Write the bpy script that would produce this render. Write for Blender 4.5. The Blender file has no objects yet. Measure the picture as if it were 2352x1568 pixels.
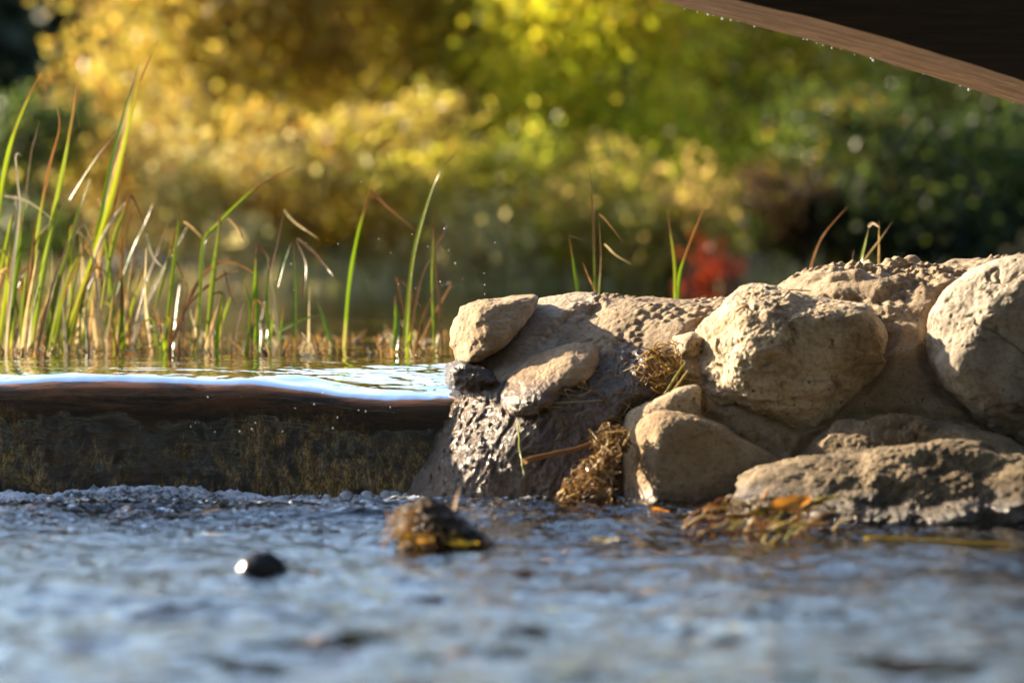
import bpy, bmesh, math, random
import numpy as np
from mathutils import Vector

random.seed(7)
RNG = np.random.default_rng(11)
S = bpy.context.scene
COL = S.collection
F = 9800.0          # focal length in units of a 2352-wide picture
CAMZ = 0.296        # camera height above the pond surface (z = 0)
ZLOW = -0.233       # level of the lower stream

# ------------------------------------------------------------------ camera, world, sun, exposure
cam = bpy.data.cameras.new('camera')
cam.lens = 150.0
cam.sensor_width = 36.0
cam.shift_y = -284.0 / 2352.0
cam.clip_start = 0.05
cam.clip_end = 2000.0
cam.dof.use_dof = True
cam.dof.focus_distance = 8.45
cam.dof.aperture_fstop = 2.7
camo = bpy.data.objects.new('camera', cam)
COL.objects.link(camo)
camo.location = (0, 0, CAMZ)
camo.rotation_euler = (math.radians(90), 0, 0)
S.camera = camo

SUN = Vector((-0.84, 0.40, 0.40)).normalized()      # direction towards the sun
SUN_ELEV = math.asin(SUN.z)
SUN_AZ = math.atan2(SUN.x, SUN.y)
world = bpy.data.worlds.new('World')
S.world = world
world.use_nodes = True
wn = world.node_tree
wn.nodes.clear()
sky = wn.nodes.new('ShaderNodeTexSky')
sky.sky_type = 'NISHITA'
sky.sun_disc = False
sky.sun_elevation = SUN_ELEV
sky.sun_rotation = SUN_AZ
sky.air_density = 1.0
sky.dust_density = 1.0
bg = wn.nodes.new('ShaderNodeBackground')
bg.inputs['Strength'].default_value = 0.102
wo = wn.nodes.new('ShaderNodeOutputWorld')
wn.links.new(sky.outputs[0], bg.inputs[0])
wn.links.new(bg.outputs[0], wo.inputs[0])

sl = bpy.data.lights.new('sun', 'SUN')
sl.energy = 5.0
sl.angle = math.radians(0.6)
sl.color = (1.0, 0.83, 0.60)
so = bpy.data.objects.new('sun', sl)
COL.objects.link(so)
so.location = (-20, 9, 12)
so.rotation_euler = SUN.to_track_quat('Z', 'Y').to_euler()

S.view_settings.view_transform = 'Standard'
S.view_settings.look = 'None'
S.view_settings.exposure = 2.0
S.view_settings.gamma = 1.0
S.view_settings.use_curve_mapping = False
S.cycles.use_denoising = True
S.cycles.max_bounces = 10
S.cycles.transparent_max_bounces = 24
S.cycles.sample_clamp_indirect = 6.0
S.cycles.caustics_reflective = False
S.cycles.caustics_refractive = False


# ------------------------------------------------------------------ helpers
def P(X, Y, d):
    """a point seen at X, Y of the 2352 x 1568 picture, standing d metres away"""
    return np.array([(X - 1176.0) * d / F, d, CAMZ - (Y - 500.0) * d / F])


def hash3(i, seed):
    h = (i[..., 0] * 73856093) ^ (i[..., 1] * 19349663) ^ (i[..., 2] * 83492791) ^ (seed * 2654435761)
    h = h & 0xFFFFFFFF
    h = ((h ^ (h >> 16)) * 0x45d9f3b) & 0xFFFFFFFF
    h = ((h ^ (h >> 16)) * 0x45d9f3b) & 0xFFFFFFFF
    h = h ^ (h >> 16)
    return h


def vnoise(p, seed=0):
    i = np.floor(p).astype(np.int64)
    f = p - i
    u = f * f * f * (f * (f * 6 - 15) + 10)
    out = np.zeros(len(p))
    for dx in (0, 1):
        wx = u[:, 0] if dx else 1 - u[:, 0]
        for dy in (0, 1):
            wy = u[:, 1] if dy else 1 - u[:, 1]
            for dz in (0, 1):
                wz = u[:, 2] if dz else 1 - u[:, 2]
                h = hash3(i + np.array([dx, dy, dz]), seed) / 4294967295.0
                out += wx * wy * wz * h
    return out * 2 - 1


def fbm(p, octaves=4, seed=0, gain=0.5, lac=2.03):
    s = np.zeros(len(p))
    a = 1.0
    q = p.copy()
    for k in range(octaves):
        s += a * vnoise(q, seed + k * 17)
        q = q * lac + 3.7
        a *= gain
    return s


def worley(p, seed=0):
    """distance to the nearest of the scattered points"""
    i = np.floor(p).astype(np.int64)
    f = p - i
    best = np.full(len(p), 9.0)
    for dx in (-1, 0, 1):
        for dy in (-1, 0, 1):
            for dz in (-1, 0, 1):
                o = np.array([dx, dy, dz])
                c = i + o
                q = np.stack([hash3(c, seed + k) / 4294967295.0 for k in (1, 2, 3)], axis=1)
                d = ((q + o - f) ** 2).sum(1)
                best = np.minimum(best, d)
    return np.sqrt(best)


def sstep(a, b, x):
    t = np.clip((x - a) / (b - a), 0, 1)
    return t * t * (3 - 2 * t)


def mesh_np(name, verts, faces, mat, parent=None, smooth=True, attrs=None, colors=None, loc=None):
    verts = np.asarray(verts, dtype=np.float64)
    faces = np.asarray(faces, dtype=np.int32)
    me = bpy.data.meshes.new(name)
    n, k = faces.shape
    me.vertices.add(len(verts))
    me.vertices.foreach_set('co', verts.astype(np.float32).ravel())
    me.loops.add(n * k)
    me.loops.foreach_set('vertex_index', faces.ravel())
    me.polygons.add(n)
    me.polygons.foreach_set('loop_start', np.arange(0, n * k, k, dtype=np.int32))
    me.update(calc_edges=True)
    me.polygons.foreach_set('use_smooth', np.full(n, smooth))
    for an, av in (attrs or {}).items():
        a = me.attributes.new(an, 'FLOAT', 'POINT')
        a.data.foreach_set('value', np.asarray(av, dtype=np.float32))
    if colors is not None:
        a = me.attributes.new('tint', 'FLOAT_COLOR', 'POINT')
        c4 = np.ones((len(verts), 4), dtype=np.float32)
        c4[:, :3] = colors
        a.data.foreach_set('color', c4.ravel())
    me.materials.append(mat)
    o = bpy.data.objects.new(name, me)
    COL.objects.link(o)
    if parent is not None:
        o.parent = parent
    if loc is not None:
        o.location = loc
    return o


def tag(o, label=None, cat=None, group=None, kind=None):
    if label: o['label'] = label
    if cat: o['category'] = cat
    if group: o['group'] = group
    if kind: o['kind'] = kind
    return o


def empty(name, loc, label, cat, group=None):
    o = bpy.data.objects.new(name, None)
    o.empty_display_size = 0.05
    o.location = loc
    COL.objects.link(o)
    return tag(o, label, cat, group)


def grid_faces(nu, nv):
    a = np.arange(nu * nv).reshape(nu, nv)
    return np.stack([a[:-1, :-1].ravel(), a[1:, :-1].ravel(), a[1:, 1:].ravel(), a[:-1, 1:].ravel()], axis=1)


_ico = {}


def ico(sub):
    if sub not in _ico:
        bm = bmesh.new()
        bmesh.ops.create_icosphere(bm, subdivisions=sub, radius=1.0)
        v = np.array([x.co[:] for x in bm.verts])
        f = np.array([[y.index for y in x.verts] for x in bm.faces], dtype=np.int32)
        bm.free()
        _ico[sub] = (v, f)
    return _ico[sub]


def tube(path, radii, sides=6):
    """vertices and quads of a tapered tube along a path"""
    path = np.asarray(path, float)
    n = len(path)
    tan = np.gradient(path, axis=0)
    tan /= np.linalg.norm(tan, axis=1)[:, None] + 1e-9
    ref = np.array([0.31, 0.87, 0.2])
    u = np.cross(tan, ref); u /= np.linalg.norm(u, axis=1)[:, None] + 1e-9
    w = np.cross(tan, u)
    a = np.linspace(0, 2 * np.pi, sides, endpoint=False)
    r = np.asarray(radii, float).reshape(-1, 1, 1)
    v = path[:, None, :] + r * (np.cos(a)[None, :, None] * u[:, None, :] + np.sin(a)[None, :, None] * w[:, None, :])
    idx = np.arange(n * sides).reshape(n, sides)
    f = np.stack([idx[:-1], np.roll(idx[:-1], -1, 1), np.roll(idx[1:], -1, 1), idx[1:]], axis=2).reshape(-1, 4)
    return v.reshape(-1, 3), f


class Join:
    def __init__(self):
        self.v, self.f, self.c, self.n = [], [], [], 0

    def add(self, v, f, color=None):
        self.v.append(v)
        self.f.append(np.asarray(f) + self.n)
        if color is not None:
            color = np.asarray(color, float)
            self.c.append(np.tile(color, (len(v), 1)) if color.ndim == 1 else color)
        self.n += len(v)

    def build(self, name, mat, parent=None, smooth=True, loc=None):
        v = np.concatenate(self.v)
        if loc is not None:
            v = v - np.asarray(loc)
        k = self.f[0].shape[1]
        return mesh_np(name, v, np.concatenate(self.f), mat, parent, smooth,
                       colors=np.concatenate(self.c) if self.c else None, loc=loc)


def spline(pts, n):
    """Catmull-Rom resampling of a 3-D path"""
    pts = np.asarray(pts, float)
    p = np.vstack([2 * pts[0] - pts[1], pts, 2 * pts[-1] - pts[-2]])
    m = len(pts) - 1
    t = np.linspace(0, m - 1e-6, n)
    i = t.astype(int)
    u = (t - i)[:, None]
    a, b, c, d = p[i], p[i + 1], p[i + 2], p[i + 3]
    return 0.5 * (2 * b + (c - a) * u + (2 * a - 5 * b + 4 * c - d) * u ** 2 + (3 * b - a - 3 * c + d) * u ** 3)


# ------------------------------------------------------------------ materials
class NT:
    def __init__(self, name):
        self.m = bpy.data.materials.new(name)
        self.m.use_nodes = True
        self.t = self.m.node_tree
        self.t.nodes.clear()
        self.out = self.t.nodes.new('ShaderNodeOutputMaterial')

    def n(self, typ, ins=None, **props):
        x = self.t.nodes.new(typ)
        for k, v in props.items():
            setattr(x, k, v)
        for k, v in (ins or {}).items():
            s = x.inputs[k]
            if isinstance(v, bpy.types.NodeSocket):
                self.t.links.new(v, s)
            else:
                s.default_value = v
        return x

    def pos(self, scale=(1, 1, 1), rot=(0, 0, 0), obj=False):
        if obj:
            src = self.n('ShaderNodeTexCoord').outputs['Object']
        else:
            src = self.n('ShaderNodeNewGeometry').outputs['Position']
        return self.n('ShaderNodeMapping', {'Vector': src, 'Scale': scale, 'Rotation': rot}).outputs[0]

    def noise(self, vec, scale, detail=4, rough=0.55, dist=0.0):
        return self.n('ShaderNodeTexNoise', {'Vector': vec, 'Scale': scale, 'Detail': detail, 'Roughness': rough, 'Distortion': dist}).outputs['Fac']

    def ramp(self, fac, stops, interp='LINEAR'):
        r = self.n('ShaderNodeValToRGB', {'Fac': fac})
        r.color_ramp.interpolation = interp
        el = r.color_ramp.elements
        while len(el) < len(stops):
            el.new(0.5)
        for e, (p, c) in zip(el, stops):
            e.position = p
            e.color = (*c, 1) if len(c) == 3 else c
        return r.outputs[0]

    def rng(self, val, a, b, c=0.0, d=1.0):
        return self.n('ShaderNodeMapRange', {'Value': val, 'From Min': a, 'From Max': b, 'To Min': c, 'To Max': d}).outputs[0]

    def math(self, op, a, b=0.0):
        return self.n('ShaderNodeMath', {0: a, 1: b}, operation=op).outputs[0]

    def mix(self, fac, a, b, mode='MIX'):
        x = self.n('ShaderNodeMix', data_type='RGBA', blend_type=mode)
        for k, v in ((0, fac), (6, a), (7, b)):
            if isinstance(v, bpy.types.NodeSocket):
                self.t.links.new(v, x.inputs[k])
            else:
                x.inputs[k].default_value = v if k == 0 else ((*v, 1) if len(v) == 3 else v)
        return x.outputs[2]

    def bump(self, h, strength=0.5, dist=0.01, normal=None):
        ins = {'Height': h, 'Strength': strength, 'Distance': dist}
        if normal is not None:
            ins['Normal'] = normal
        return self.n('ShaderNodeBump', ins).outputs[0]

    def done(self, shader):
        self.t.links.new(shader, self.out.inputs['Surface'])
        return self.m

    def bsdf(self, **ins):
        return self.n('ShaderNodeBsdfPrincipled', {k.replace('_', ' '): v for k, v in ins.items()}).outputs[0]


def rock_mat(name, light, mid, dark, scale=1.0, wetz=-0.19, bump=0.6, pits=0.5, mottling=1.0, use_wet=False):
    light, mid, dark = [tuple(a * b for a, b in zip(c_, (0.80, 0.735, 0.65))) for c_ in (light, mid, dark)]
    t = NT(name)
    p = t.pos()
    big = t.noise(p, 6 * scale, 5, 0.6, 0.4)
    med = t.noise(p, 26 * scale, 6, 0.65, 0.3)
    fine = t.noise(p, 140 * scale, 5, 0.7)
    col = t.ramp(big, [(0.34, dark), (0.5, mid), (0.66, light)])
    col = t.mix(t.rng(med, 0.35, 0.7, 0, 0.75 * mottling), col, tuple(x * 1.12 for x in light))
    col = t.mix(t.rng(fine, 0.50, 0.68, 0, 0.5), col, tuple(x * 0.55 for x in dark))
    strk = t.noise(t.pos((1, 1, 5), (0.2, 0.35, 0)), 14 * scale, 5, 0.6, 1.2)
    col = t.mix(t.rng(strk, 0.56, 0.72, 0, 0.42 * mottling), col, (0.115, 0.062, 0.026))
    blot = t.noise(p, 11 * scale, 6, 0.7, 0.8)
    col = t.mix(t.rng(blot, 0.55, 0.66, 0, 0.65 * mottling), col, tuple(x * 0.8 for x in dark))
    crust = t.noise(t.pos((1, 1, 1.3), (0.4, 0.1, 0.8)), 17 * scale, 6, 0.72, 0.5)
    col = t.mix(t.rng(crust, 0.58, 0.70, 0, 0.7 * mottling), col, tuple(min(0.62, x * 1.35) for x in light))
    pit = t.n('ShaderNodeTexVoronoi', {'Vector': p, 'Scale': 62 * scale, 'Randomness': 1.0}).outputs['Distance']
    pitm = t.math('MULTIPLY', t.rng(pit, 0.28, 0.12), t.rng(med, 0.50, 0.6))
    col = t.mix(t.math('MULTIPLY', pitm, pits), col, (0.05, 0.035, 0.022))
    # the wet band above the waterline
    z = t.n('ShaderNodeSeparateXYZ', {0: t.n('ShaderNodeNewGeometry').outputs['Position']}).outputs[2]
    zz = t.math('ADD', z, t.rng(med, 0, 1, -0.035, 0.035))
    wet = t.rng(zz, wetz + 0.022, wetz - 0.012)
    if use_wet:
        at = t.n('ShaderNodeAttribute', attribute_name='wet').outputs['Fac']
        at = t.math('ADD', at, t.rng(med, 0.3, 0.7, -0.3, 0.3))
        wet = t.math('MAXIMUM', wet, t.rng(at, 0.35, 0.65))
    col = t.mix(wet, col, t.mix(1.0, col, (0.36, 0.31, 0.28), 'MULTIPLY'))
    h = t.math('ADD', t.math('MULTIPLY', med, 0.5), t.math('MULTIPLY', fine, 0.22))
    h = t.math('SUBTRACT', h, t.math('MULTIPLY', pitm, 0.4 * pits))
    if use_wet:
        pl = t.n('ShaderNodeAttribute', attribute_name='plaster').outputs['Fac']
        pl = t.rng(t.math('ADD', pl, t.rng(med, 0.3, 0.7, -0.12, 0.12)), 0.3, 0.6, 0, 0.85)
        pcol = t.mix(t.rng(big, 0.35, 0.65), (0.36, 0.295, 0.22), (0.30, 0.235, 0.165))
        pcol = t.mix(wet, pcol, t.mix(1.0, pcol, (0.36, 0.31, 0.28), 'MULTIPLY'))
        col = t.mix(pl, col, pcol)
        h = t.math('MULTIPLY', h, t.rng(pl, 0, 0.85, 1, 0.35))
    h = t.math('ADD', h, t.math('MULTIPLY', wet, t.math('MULTIPLY', t.noise(t.pos((1.6, 1.6, 0.6), (0, 0.42, 0)), 60, 5, 0.65), 0.30)))
    nb = t.bump(h, bump, 0.022)
    rough = t.rng(wet, 0, 1, 0.85, 0.19)
    spec = t.rng(wet, 0, 1, 0.25, 0.65)
    return t.done(t.bsdf(Base_Color=col, Roughness=rough, Normal=nb, **{'Specular_IOR_Level': spec}))


M = {}
M['boulder'] = rock_mat('pale_boulder_stone', (0.70, 0.62, 0.49), (0.44, 0.345, 0.23), (0.22, 0.15, 0.085), 1.0, -0.2, 0.9, 0.8, 1.2)
M['boulder_grey'] = rock_mat('grey_tan_stone', (0.46, 0.435, 0.39), (0.35, 0.315, 0.27), (0.20, 0.17, 0.135), 0.8, -0.19, 0.55, 0.35)
M['loose_rock'] = rock_mat('smooth_tan_stone', (0.42, 0.335, 0.23), (0.33, 0.245, 0.155), (0.21, 0.14, 0.08), 0.7, -0.208, 0.6, 0.3, 0.8)
M['ledge'] = rock_mat('dark_ledge_stone', (0.31, 0.26, 0.185), (0.17, 0.135, 0.09), (0.075, 0.055, 0.037), 1.0, -0.195, 1.0, 0.6)
M['mortar'] = rock_mat('gritty_mortar', (0.46, 0.385, 0.285), (0.37, 0.295, 0.21), (0.22, 0.165, 0.105), 1.5, -0.19, 0.8, 0.7, 0.9, True)
M['smooth_mortar'] = rock_mat('trowelled_mortar', (0.47, 0.42, 0.34), (0.42, 0.365, 0.29), (0.34, 0.28, 0.21), 0.7, -0.045, 0.25, 0.1, 0.45)
M['nose'] = rock_mat('tan_nose_stone', (0.47, 0.375, 0.27), (0.40, 0.305, 0.205), (0.25, 0.18, 0.115), 0.9, -0.02, 0.6, 0.3)
t = NT('black_wet_stone')
M['black_stone'] = t.done(t.bsdf(Base_Color=(0.010, 0.008, 0.007, 1), Roughness=0.22, **{'Specular_IOR_Level': 0.3}))
M['mud'] = rock_mat('dark_mud', (0.10, 0.065, 0.035), (0.055, 0.036, 0.02), (0.03, 0.02, 0.012), 2.0, -0.19, 1.0, 0.6)


def water_mat(name, tint, rough, layers, ior=1.333, flat=False, foam=False):
    t = NT(name)
    h = None
    for (sc, det, amt, stretch) in layers:
        x = t.math('MULTIPLY', t.noise(t.pos(stretch), sc, det, 0.5, 0.5), amt)
        h = x if h is None else t.math('ADD', h, x)
    nb = t.bump(h, 1.0, 1.0)
    fr = t.n('ShaderNodeFresnel', {'IOR': ior} if flat else {'IOR': ior, 'Normal': nb}).outputs[0]
    tr = t.n('ShaderNodeBsdfTransparent', {'Color': (*tint, 1)}).outputs[0]
    gl = t.n('ShaderNodeBsdfGlossy', {'Color': (0.97, 0.98, 1.0, 1), 'Roughness': rough, 'Normal': nb}).outputs[0]
    sh = t.n('ShaderNodeMixShader', {0: fr, 1: tr, 2: gl}).outputs[0]
    if foam:        # froth along the foot of the fall
        at = t.n('ShaderNodeAttribute', attribute_name='foam').outputs['Fac']
        fz = t.noise(t.pos((1, 0.6, 1)), 70, 4, 0.7)
        fac = t.rng(t.math('ADD', fz, at), 0.86, 1.18, 0, 0.85)
        sh = t.n('ShaderNodeMixShader', {0: fac, 1: sh, 2: t.n('ShaderNodeBsdfDiffuse', {'Color': (0.72, 0.76, 0.82, 1)}).outputs[0]}).outputs[0]
    return t.done(sh)


M['stream'] = water_mat('stream_water', (0.82, 0.74, 0.58), 0.035,
                        [(13, 4, 0.0120, (0.8, 0.8, 1)), (70, 3, 0.0014, (1, 0.8, 1))], foam=True)
M['pond'] = water_mat('pond_water', (0.45, 0.40, 0.28), 0.02,
                      [(4.5, 2, 0.012, (1, 0.55, 1)), (16, 2, 0.0022, (1, 0.4, 1))])
M['film'] = water_mat('falling_water', (0.80, 0.76, 0.70), 0.03,
                      [(5, 2, 0.012, (1, 1, 0.5)), (14, 2, 0.0025, (1, 1, 0.4)), (30, 3, 0.0007, (1, 0.7, 0.35))])
M['bubble'] = water_mat('foam_bubble', (0.95, 0.96, 1.0), 0.03, [(200, 1, 0.0001, (1, 1, 1))], 1.5)
t = NT('foam_bubble')
fr = t.n('ShaderNodeFresnel', {'IOR': 1.5}).outputs[0]
tr = t.n('ShaderNodeMixShader', {0: 0.34, 1: t.n('ShaderNodeBsdfTransparent', {'Color': (0.97, 0.98, 1, 1)}).outputs[0], 2: t.n('ShaderNodeBsdfDiffuse', {'Color': (0.8, 0.83, 0.88, 1)}).outputs[0]}).outputs[0]
M['bubble'] = t.done(t.n('ShaderNodeMixShader', {0: fr, 1: tr, 2: t.n('ShaderNodeBsdfGlossy', {'Roughness': 0.03}).outputs[0]}).outputs[0])
M['droplet'] = None
t = NT('water_droplet')
M['droplet'] = t.done(t.bsdf(Base_Color=(0.9, 0.9, 0.9, 1), Roughness=0.05, Transmission_Weight=0.3, IOR=1.33))

# weir face under the falling water
t = NT('stained_weir_timber')
p = t.pos()
wpz = t.n('ShaderNodeSeparateXYZ', {0: t.n('ShaderNodeNewGeometry').outputs['Position']}).outputs[2]
streak = t.noise(t.pos((0.35, 1, 2.2)), 22, 6, 0.7, 0.6)
col = t.ramp(streak, [(0.30, (0.008, 0.005, 0.005)), (0.48, (0.022, 0.012, 0.008)), (0.62, (0.075, 0.034, 0.013)), (0.78, (0.15, 0.07, 0.028))])
moss_refl_noise = t.noise(t.pos((1, 1, 0.8)), 5, 6, 0.68, 0.8)  # amber mottling: moss, plus reflections of sunlit trees painted into the colour
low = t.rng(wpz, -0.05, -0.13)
moss_refl = t.math('MULTIPLY', t.rng(t.math('ADD', moss_refl_noise, t.rng(wpz, -0.09, -0.22, 0, 0.14)), 0.44, 0.58), low)
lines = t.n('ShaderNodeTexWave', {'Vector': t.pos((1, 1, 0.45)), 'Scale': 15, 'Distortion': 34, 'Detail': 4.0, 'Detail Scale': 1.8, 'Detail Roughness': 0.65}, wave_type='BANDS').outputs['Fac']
moss_refl_col = t.ramp(lines, [(0.15, (0.22, 0.12, 0.03)), (0.55, (0.62, 0.38, 0.085)), (0.9, (0.85, 0.58, 0.20))])
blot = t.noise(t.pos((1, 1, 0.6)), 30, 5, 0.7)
moss_refl_col = t.mix(t.rng(blot, 0.42, 0.58), (0.012, 0.008, 0.005), moss_refl_col)
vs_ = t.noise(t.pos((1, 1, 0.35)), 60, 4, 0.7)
moss_refl_col = t.mix(t.rng(vs_, 0.42, 0.62, 0, 0.75), moss_refl_col, (0.03, 0.02, 0.01))
col = t.mix(t.math('MULTIPLY', moss_refl, 0.9), col, moss_refl_col)
topb = t.math('MULTIPLY', t.rng(wpz, -0.075, -0.035), t.rng(streak, 0.40, 0.62))
col = t.mix(topb, col, (0.30, 0.12, 0.04))
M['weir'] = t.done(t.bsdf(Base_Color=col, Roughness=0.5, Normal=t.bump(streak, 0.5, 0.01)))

# ground, bed
t = NT('bank_earth')
p = t.pos()
a = t.noise(p, 1.2, 6, 0.6)
b = t.noise(p, 14, 5, 0.65)
col = t.ramp(a, [(0.35, (0.04, 0.032, 0.018)), (0.5, (0.075, 0.055, 0.03)), (0.65, (0.06, 0.06, 0.02))])
col = t.mix(t.rng(b, 0.4, 0.65, 0, 0.5), col, (0.13, 0.085, 0.035))
M['earth'] = t.done(t.bsdf(Base_Color=col, Roughness=0.95, Normal=t.bump(b, 0.8, 0.05)))
t = NT('stream_bed_gravel')
p = t.pos()
v = t.n('ShaderNodeTexVoronoi', {'Vector': p, 'Scale': 22}, feature='F1')
wx_ = t.n('ShaderNodeSeparateXYZ', {0: t.n('ShaderNodeNewGeometry').outputs['Position']})
warm_refl = t.math('MULTIPLY', t.rng(t.math('ADD', wx_.outputs[0], t.rng(t.noise(p, 3, 4), 0.3, 0.7, -0.35, 0.35)), -0.25, 0.25), t.rng(wx_.outputs[1], 7.0, 5.6))  # golden tone painted on the bed for warm reflections at lower right
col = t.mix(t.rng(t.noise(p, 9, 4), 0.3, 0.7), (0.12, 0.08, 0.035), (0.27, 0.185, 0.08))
col = t.mix(warm_refl, col, t.mix(t.rng(t.noise(p, 7, 5), 0.42, 0.58), (0.12, 0.07, 0.025), (0.62, 0.42, 0.17)))
col = t.mix(0.35, col, v.outputs['Color'], 'MULTIPLY')
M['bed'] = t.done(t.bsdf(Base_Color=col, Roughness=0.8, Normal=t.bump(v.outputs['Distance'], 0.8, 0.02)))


def leaf_mat(name, gloss=0.35, trans=0.66):
    t = NT(name)
    c = t.n('ShaderNodeAttribute', attribute_name='tint').outputs['Color']
    d = t.bsdf(Base_Color=c, Roughness=gloss, **{'Specular_IOR_Level': 0.35})
    tr = t.n('ShaderNodeBsdfTranslucent', {'Color': t.mix(1.0, c, (1.5, 1.5, 1.2), 'MULTIPLY')}).outputs[0]
    return t.done(t.n('ShaderNodeMixShader', {0: trans, 1: d, 2: tr}).outputs[0])


M['leaf'] = leaf_mat('autumn_leaf')
M['needle'] = leaf_mat('conifer_needles', 0.6, 0.15)
M['blade'] = leaf_mat('reed_blade', 0.22, 0.45)
M['straw'] = leaf_mat('dry_straw', 0.28, 0.35)
t = NT('bark')
p = t.pos((1, 1, 0.25))
b = t.noise(p, 30, 5, 0.6)
M['bark'] = t.done(t.bsdf(Base_Color=t.ramp(b, [(0.35, (0.035, 0.027, 0.02)), (0.65, (0.12, 0.09, 0.065))]), Roughness=0.9, Normal=t.bump(b, 0.8, 0.02)))
t = NT('beam_wood_lit')  # underside wood made paler, standing in for light bounced off the water
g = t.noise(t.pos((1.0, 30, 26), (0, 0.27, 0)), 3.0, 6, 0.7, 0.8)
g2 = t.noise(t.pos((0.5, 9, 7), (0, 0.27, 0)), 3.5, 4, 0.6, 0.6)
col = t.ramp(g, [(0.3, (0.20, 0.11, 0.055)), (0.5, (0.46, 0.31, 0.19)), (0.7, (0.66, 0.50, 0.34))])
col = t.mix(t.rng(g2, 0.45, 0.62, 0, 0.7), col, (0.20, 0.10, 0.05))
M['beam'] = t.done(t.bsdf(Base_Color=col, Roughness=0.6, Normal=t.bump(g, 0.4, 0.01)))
t = NT('beam_wood_shaded')  # same wood darkened: the shade on the sides is put into the colour
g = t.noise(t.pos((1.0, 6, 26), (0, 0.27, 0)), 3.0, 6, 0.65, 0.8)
M['beam_shaded'] = t.done(t.bsdf(Base_Color=t.ramp(g, [(0.3, (0.02, 0.013, 0.006)), (0.7, (0.085, 0.05, 0.022))]), Roughness=0.7, Normal=t.bump(g, 0.4, 0.01)))

# ------------------------------------------------------------------ ground, stream bed, waters
def axis(*segs):
    out = []
    for a, b, st in segs:
        out.append(np.arange(a, b, st))
    return np.concatenate(out)


xs = axis((-300, -20, 20), (-20, -4, 1), (-4, 4, 0.12), (4, 20, 1), (20, 301, 20))
ys = axis((-300, -20, 20), (-20, 3, 1), (3, 8.2, 0.12), (8.2, 17, 0.3), (17, 26, 0.15), (26, 60, 1.5), (60, 421, 20))
gx, gy = np.meshgrid(xs, ys, indexing='ij')
q = np.stack([gx.ravel(), gy.ravel(), np.zeros(gx.size)], 1)
def terrain(q):
    base = np.where(q[:, 1] < 8.17, ZLOW - 0.16, -0.30)
    bankline = 18.0 + 0.35 * vnoise(q * 0.7, 5) + 0.02 * q[:, 0] ** 2 * (np.abs(q[:, 0]) < 12)
    rise = sstep(0, 2.2, q[:, 1] - bankline + 0.6) * 0.40
    rise += np.clip(q[:, 1] - bankline - 4, 0, 45) * 0.045
    side = np.maximum(sstep(4.5, 9.0, np.abs(q[:, 0])), sstep(-2.0, -3.6, q[:, 1])) * 0.9
    return base + np.maximum(rise, side)


def land(x, y):
    return float(terrain(np.array([[x, y, 0.0]]))[0])


gz = terrain(q) + 0.05 * fbm(q * 1.1, 3, 3)
tag(mesh_np('ground', np.stack([q[:, 0], q[:, 1], gz], 1), grid_faces(len(xs), len(ys)), M['earth']), kind='structure')

xs = axis((-4, -1.4, 0.1), (-1.4, 1.4, 0.02), (1.4, 4.1, 0.1))
ys = axis((-3, 4, 0.15), (4, 8.4, 0.02))
gx, gy = np.meshgrid(xs, ys, indexing='ij')
q = np.stack([gx.ravel(), gy.ravel(), np.zeros(gx.size)], 1)
bz = ZLOW - 0.055 + 0.028 * fbm(q * 4.0, 4, 21) + 0.012 * (0.5 - worley(q * 14, 3))
bz += 0.07 * sstep(-0.3, 0.4, q[:, 0]) * sstep(6.6, 5.2, q[:, 1]) * (0.5 + 0.6 * vnoise(q * np.array([6.0, 3.0, 1]), 8))
bz = np.minimum(bz, ZLOW - 0.010 + 0.006 * vnoise(q * 9, 28))
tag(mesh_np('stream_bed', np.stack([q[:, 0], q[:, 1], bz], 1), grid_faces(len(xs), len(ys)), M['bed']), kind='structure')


def stream_height(q):
    w = q.copy()
    w[:, 0] += 0.05 * vnoise(q * 3.1, 61)
    w[:, 1] += 0.05 * vnoise(q * 3.1, 62)
    h = 0.0115 * fbm(w * np.array([3.4, 3.0, 1]), 2, 31)
    h += 0.0098 * fbm(w * np.array([10, 7.0, 1]), 3, 37) * (0.75 + 0.5 * vnoise(q * 0.9, 39))
    foot = np.exp(-np.clip(8.06 - q[:, 1], 0, 9) / 0.42)
    r = 1 - np.abs(fbm(w * np.array([26, 34, 1]), 3, 41))
    h += foot * 0.016 * (r - 0.5) + foot * 0.006 * fbm(q * np.array([60, 80, 1]), 2, 43)
    h += 0.014 * np.exp(-((q[:, 1] - 8.02) / 0.06) ** 2) * (0.45 + 0.5 * vnoise(q * np.array([7, 1, 1]), 44))
    return h


xs = axis((-4, -1.35, 0.1), (-1.35, 1.35, 0.0075), (1.35, 4.1, 0.1))
ys = axis((-3, 4.2, 0.1), (4.2, 6.6, 0.013), (6.6, 8.28, 0.0065))
gx, gy = np.meshgrid(xs, ys, indexing='ij')
q = np.stack([gx.ravel(), gy.ravel(), np.zeros(gx.size)], 1)
tag(mesh_np('stream_water', np.stack([q[:, 0], q[:, 1], ZLOW + stream_height(q)], 1), grid_faces(len(xs), len(ys)), M['stream'], attrs={'foam': 0.75 * np.exp(-np.clip(8.03 - q[:, 1] + 0.05 * vnoise(q * 5, 55), 0, 9) / 0.22) + 0.12 * sstep(0.2, 0.8, vnoise(q * np.array([2.2, 1.2, 1]), 57)) * sstep(0.3, -0.3, q[:, 0])}), kind='structure')

xs = axis((-9, 9.1, 0.3))
ys = axis((8.75, 20.5, 0.25))
gx, gy = np.meshgrid(xs, ys, indexing='ij')
tag(mesh_np('pond_water', np.stack([gx.ravel(), gy.ravel(), 0 * gx.ravel()], 1), grid_faces(len(xs), len(ys)), M['pond']), kind='structure')

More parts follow.
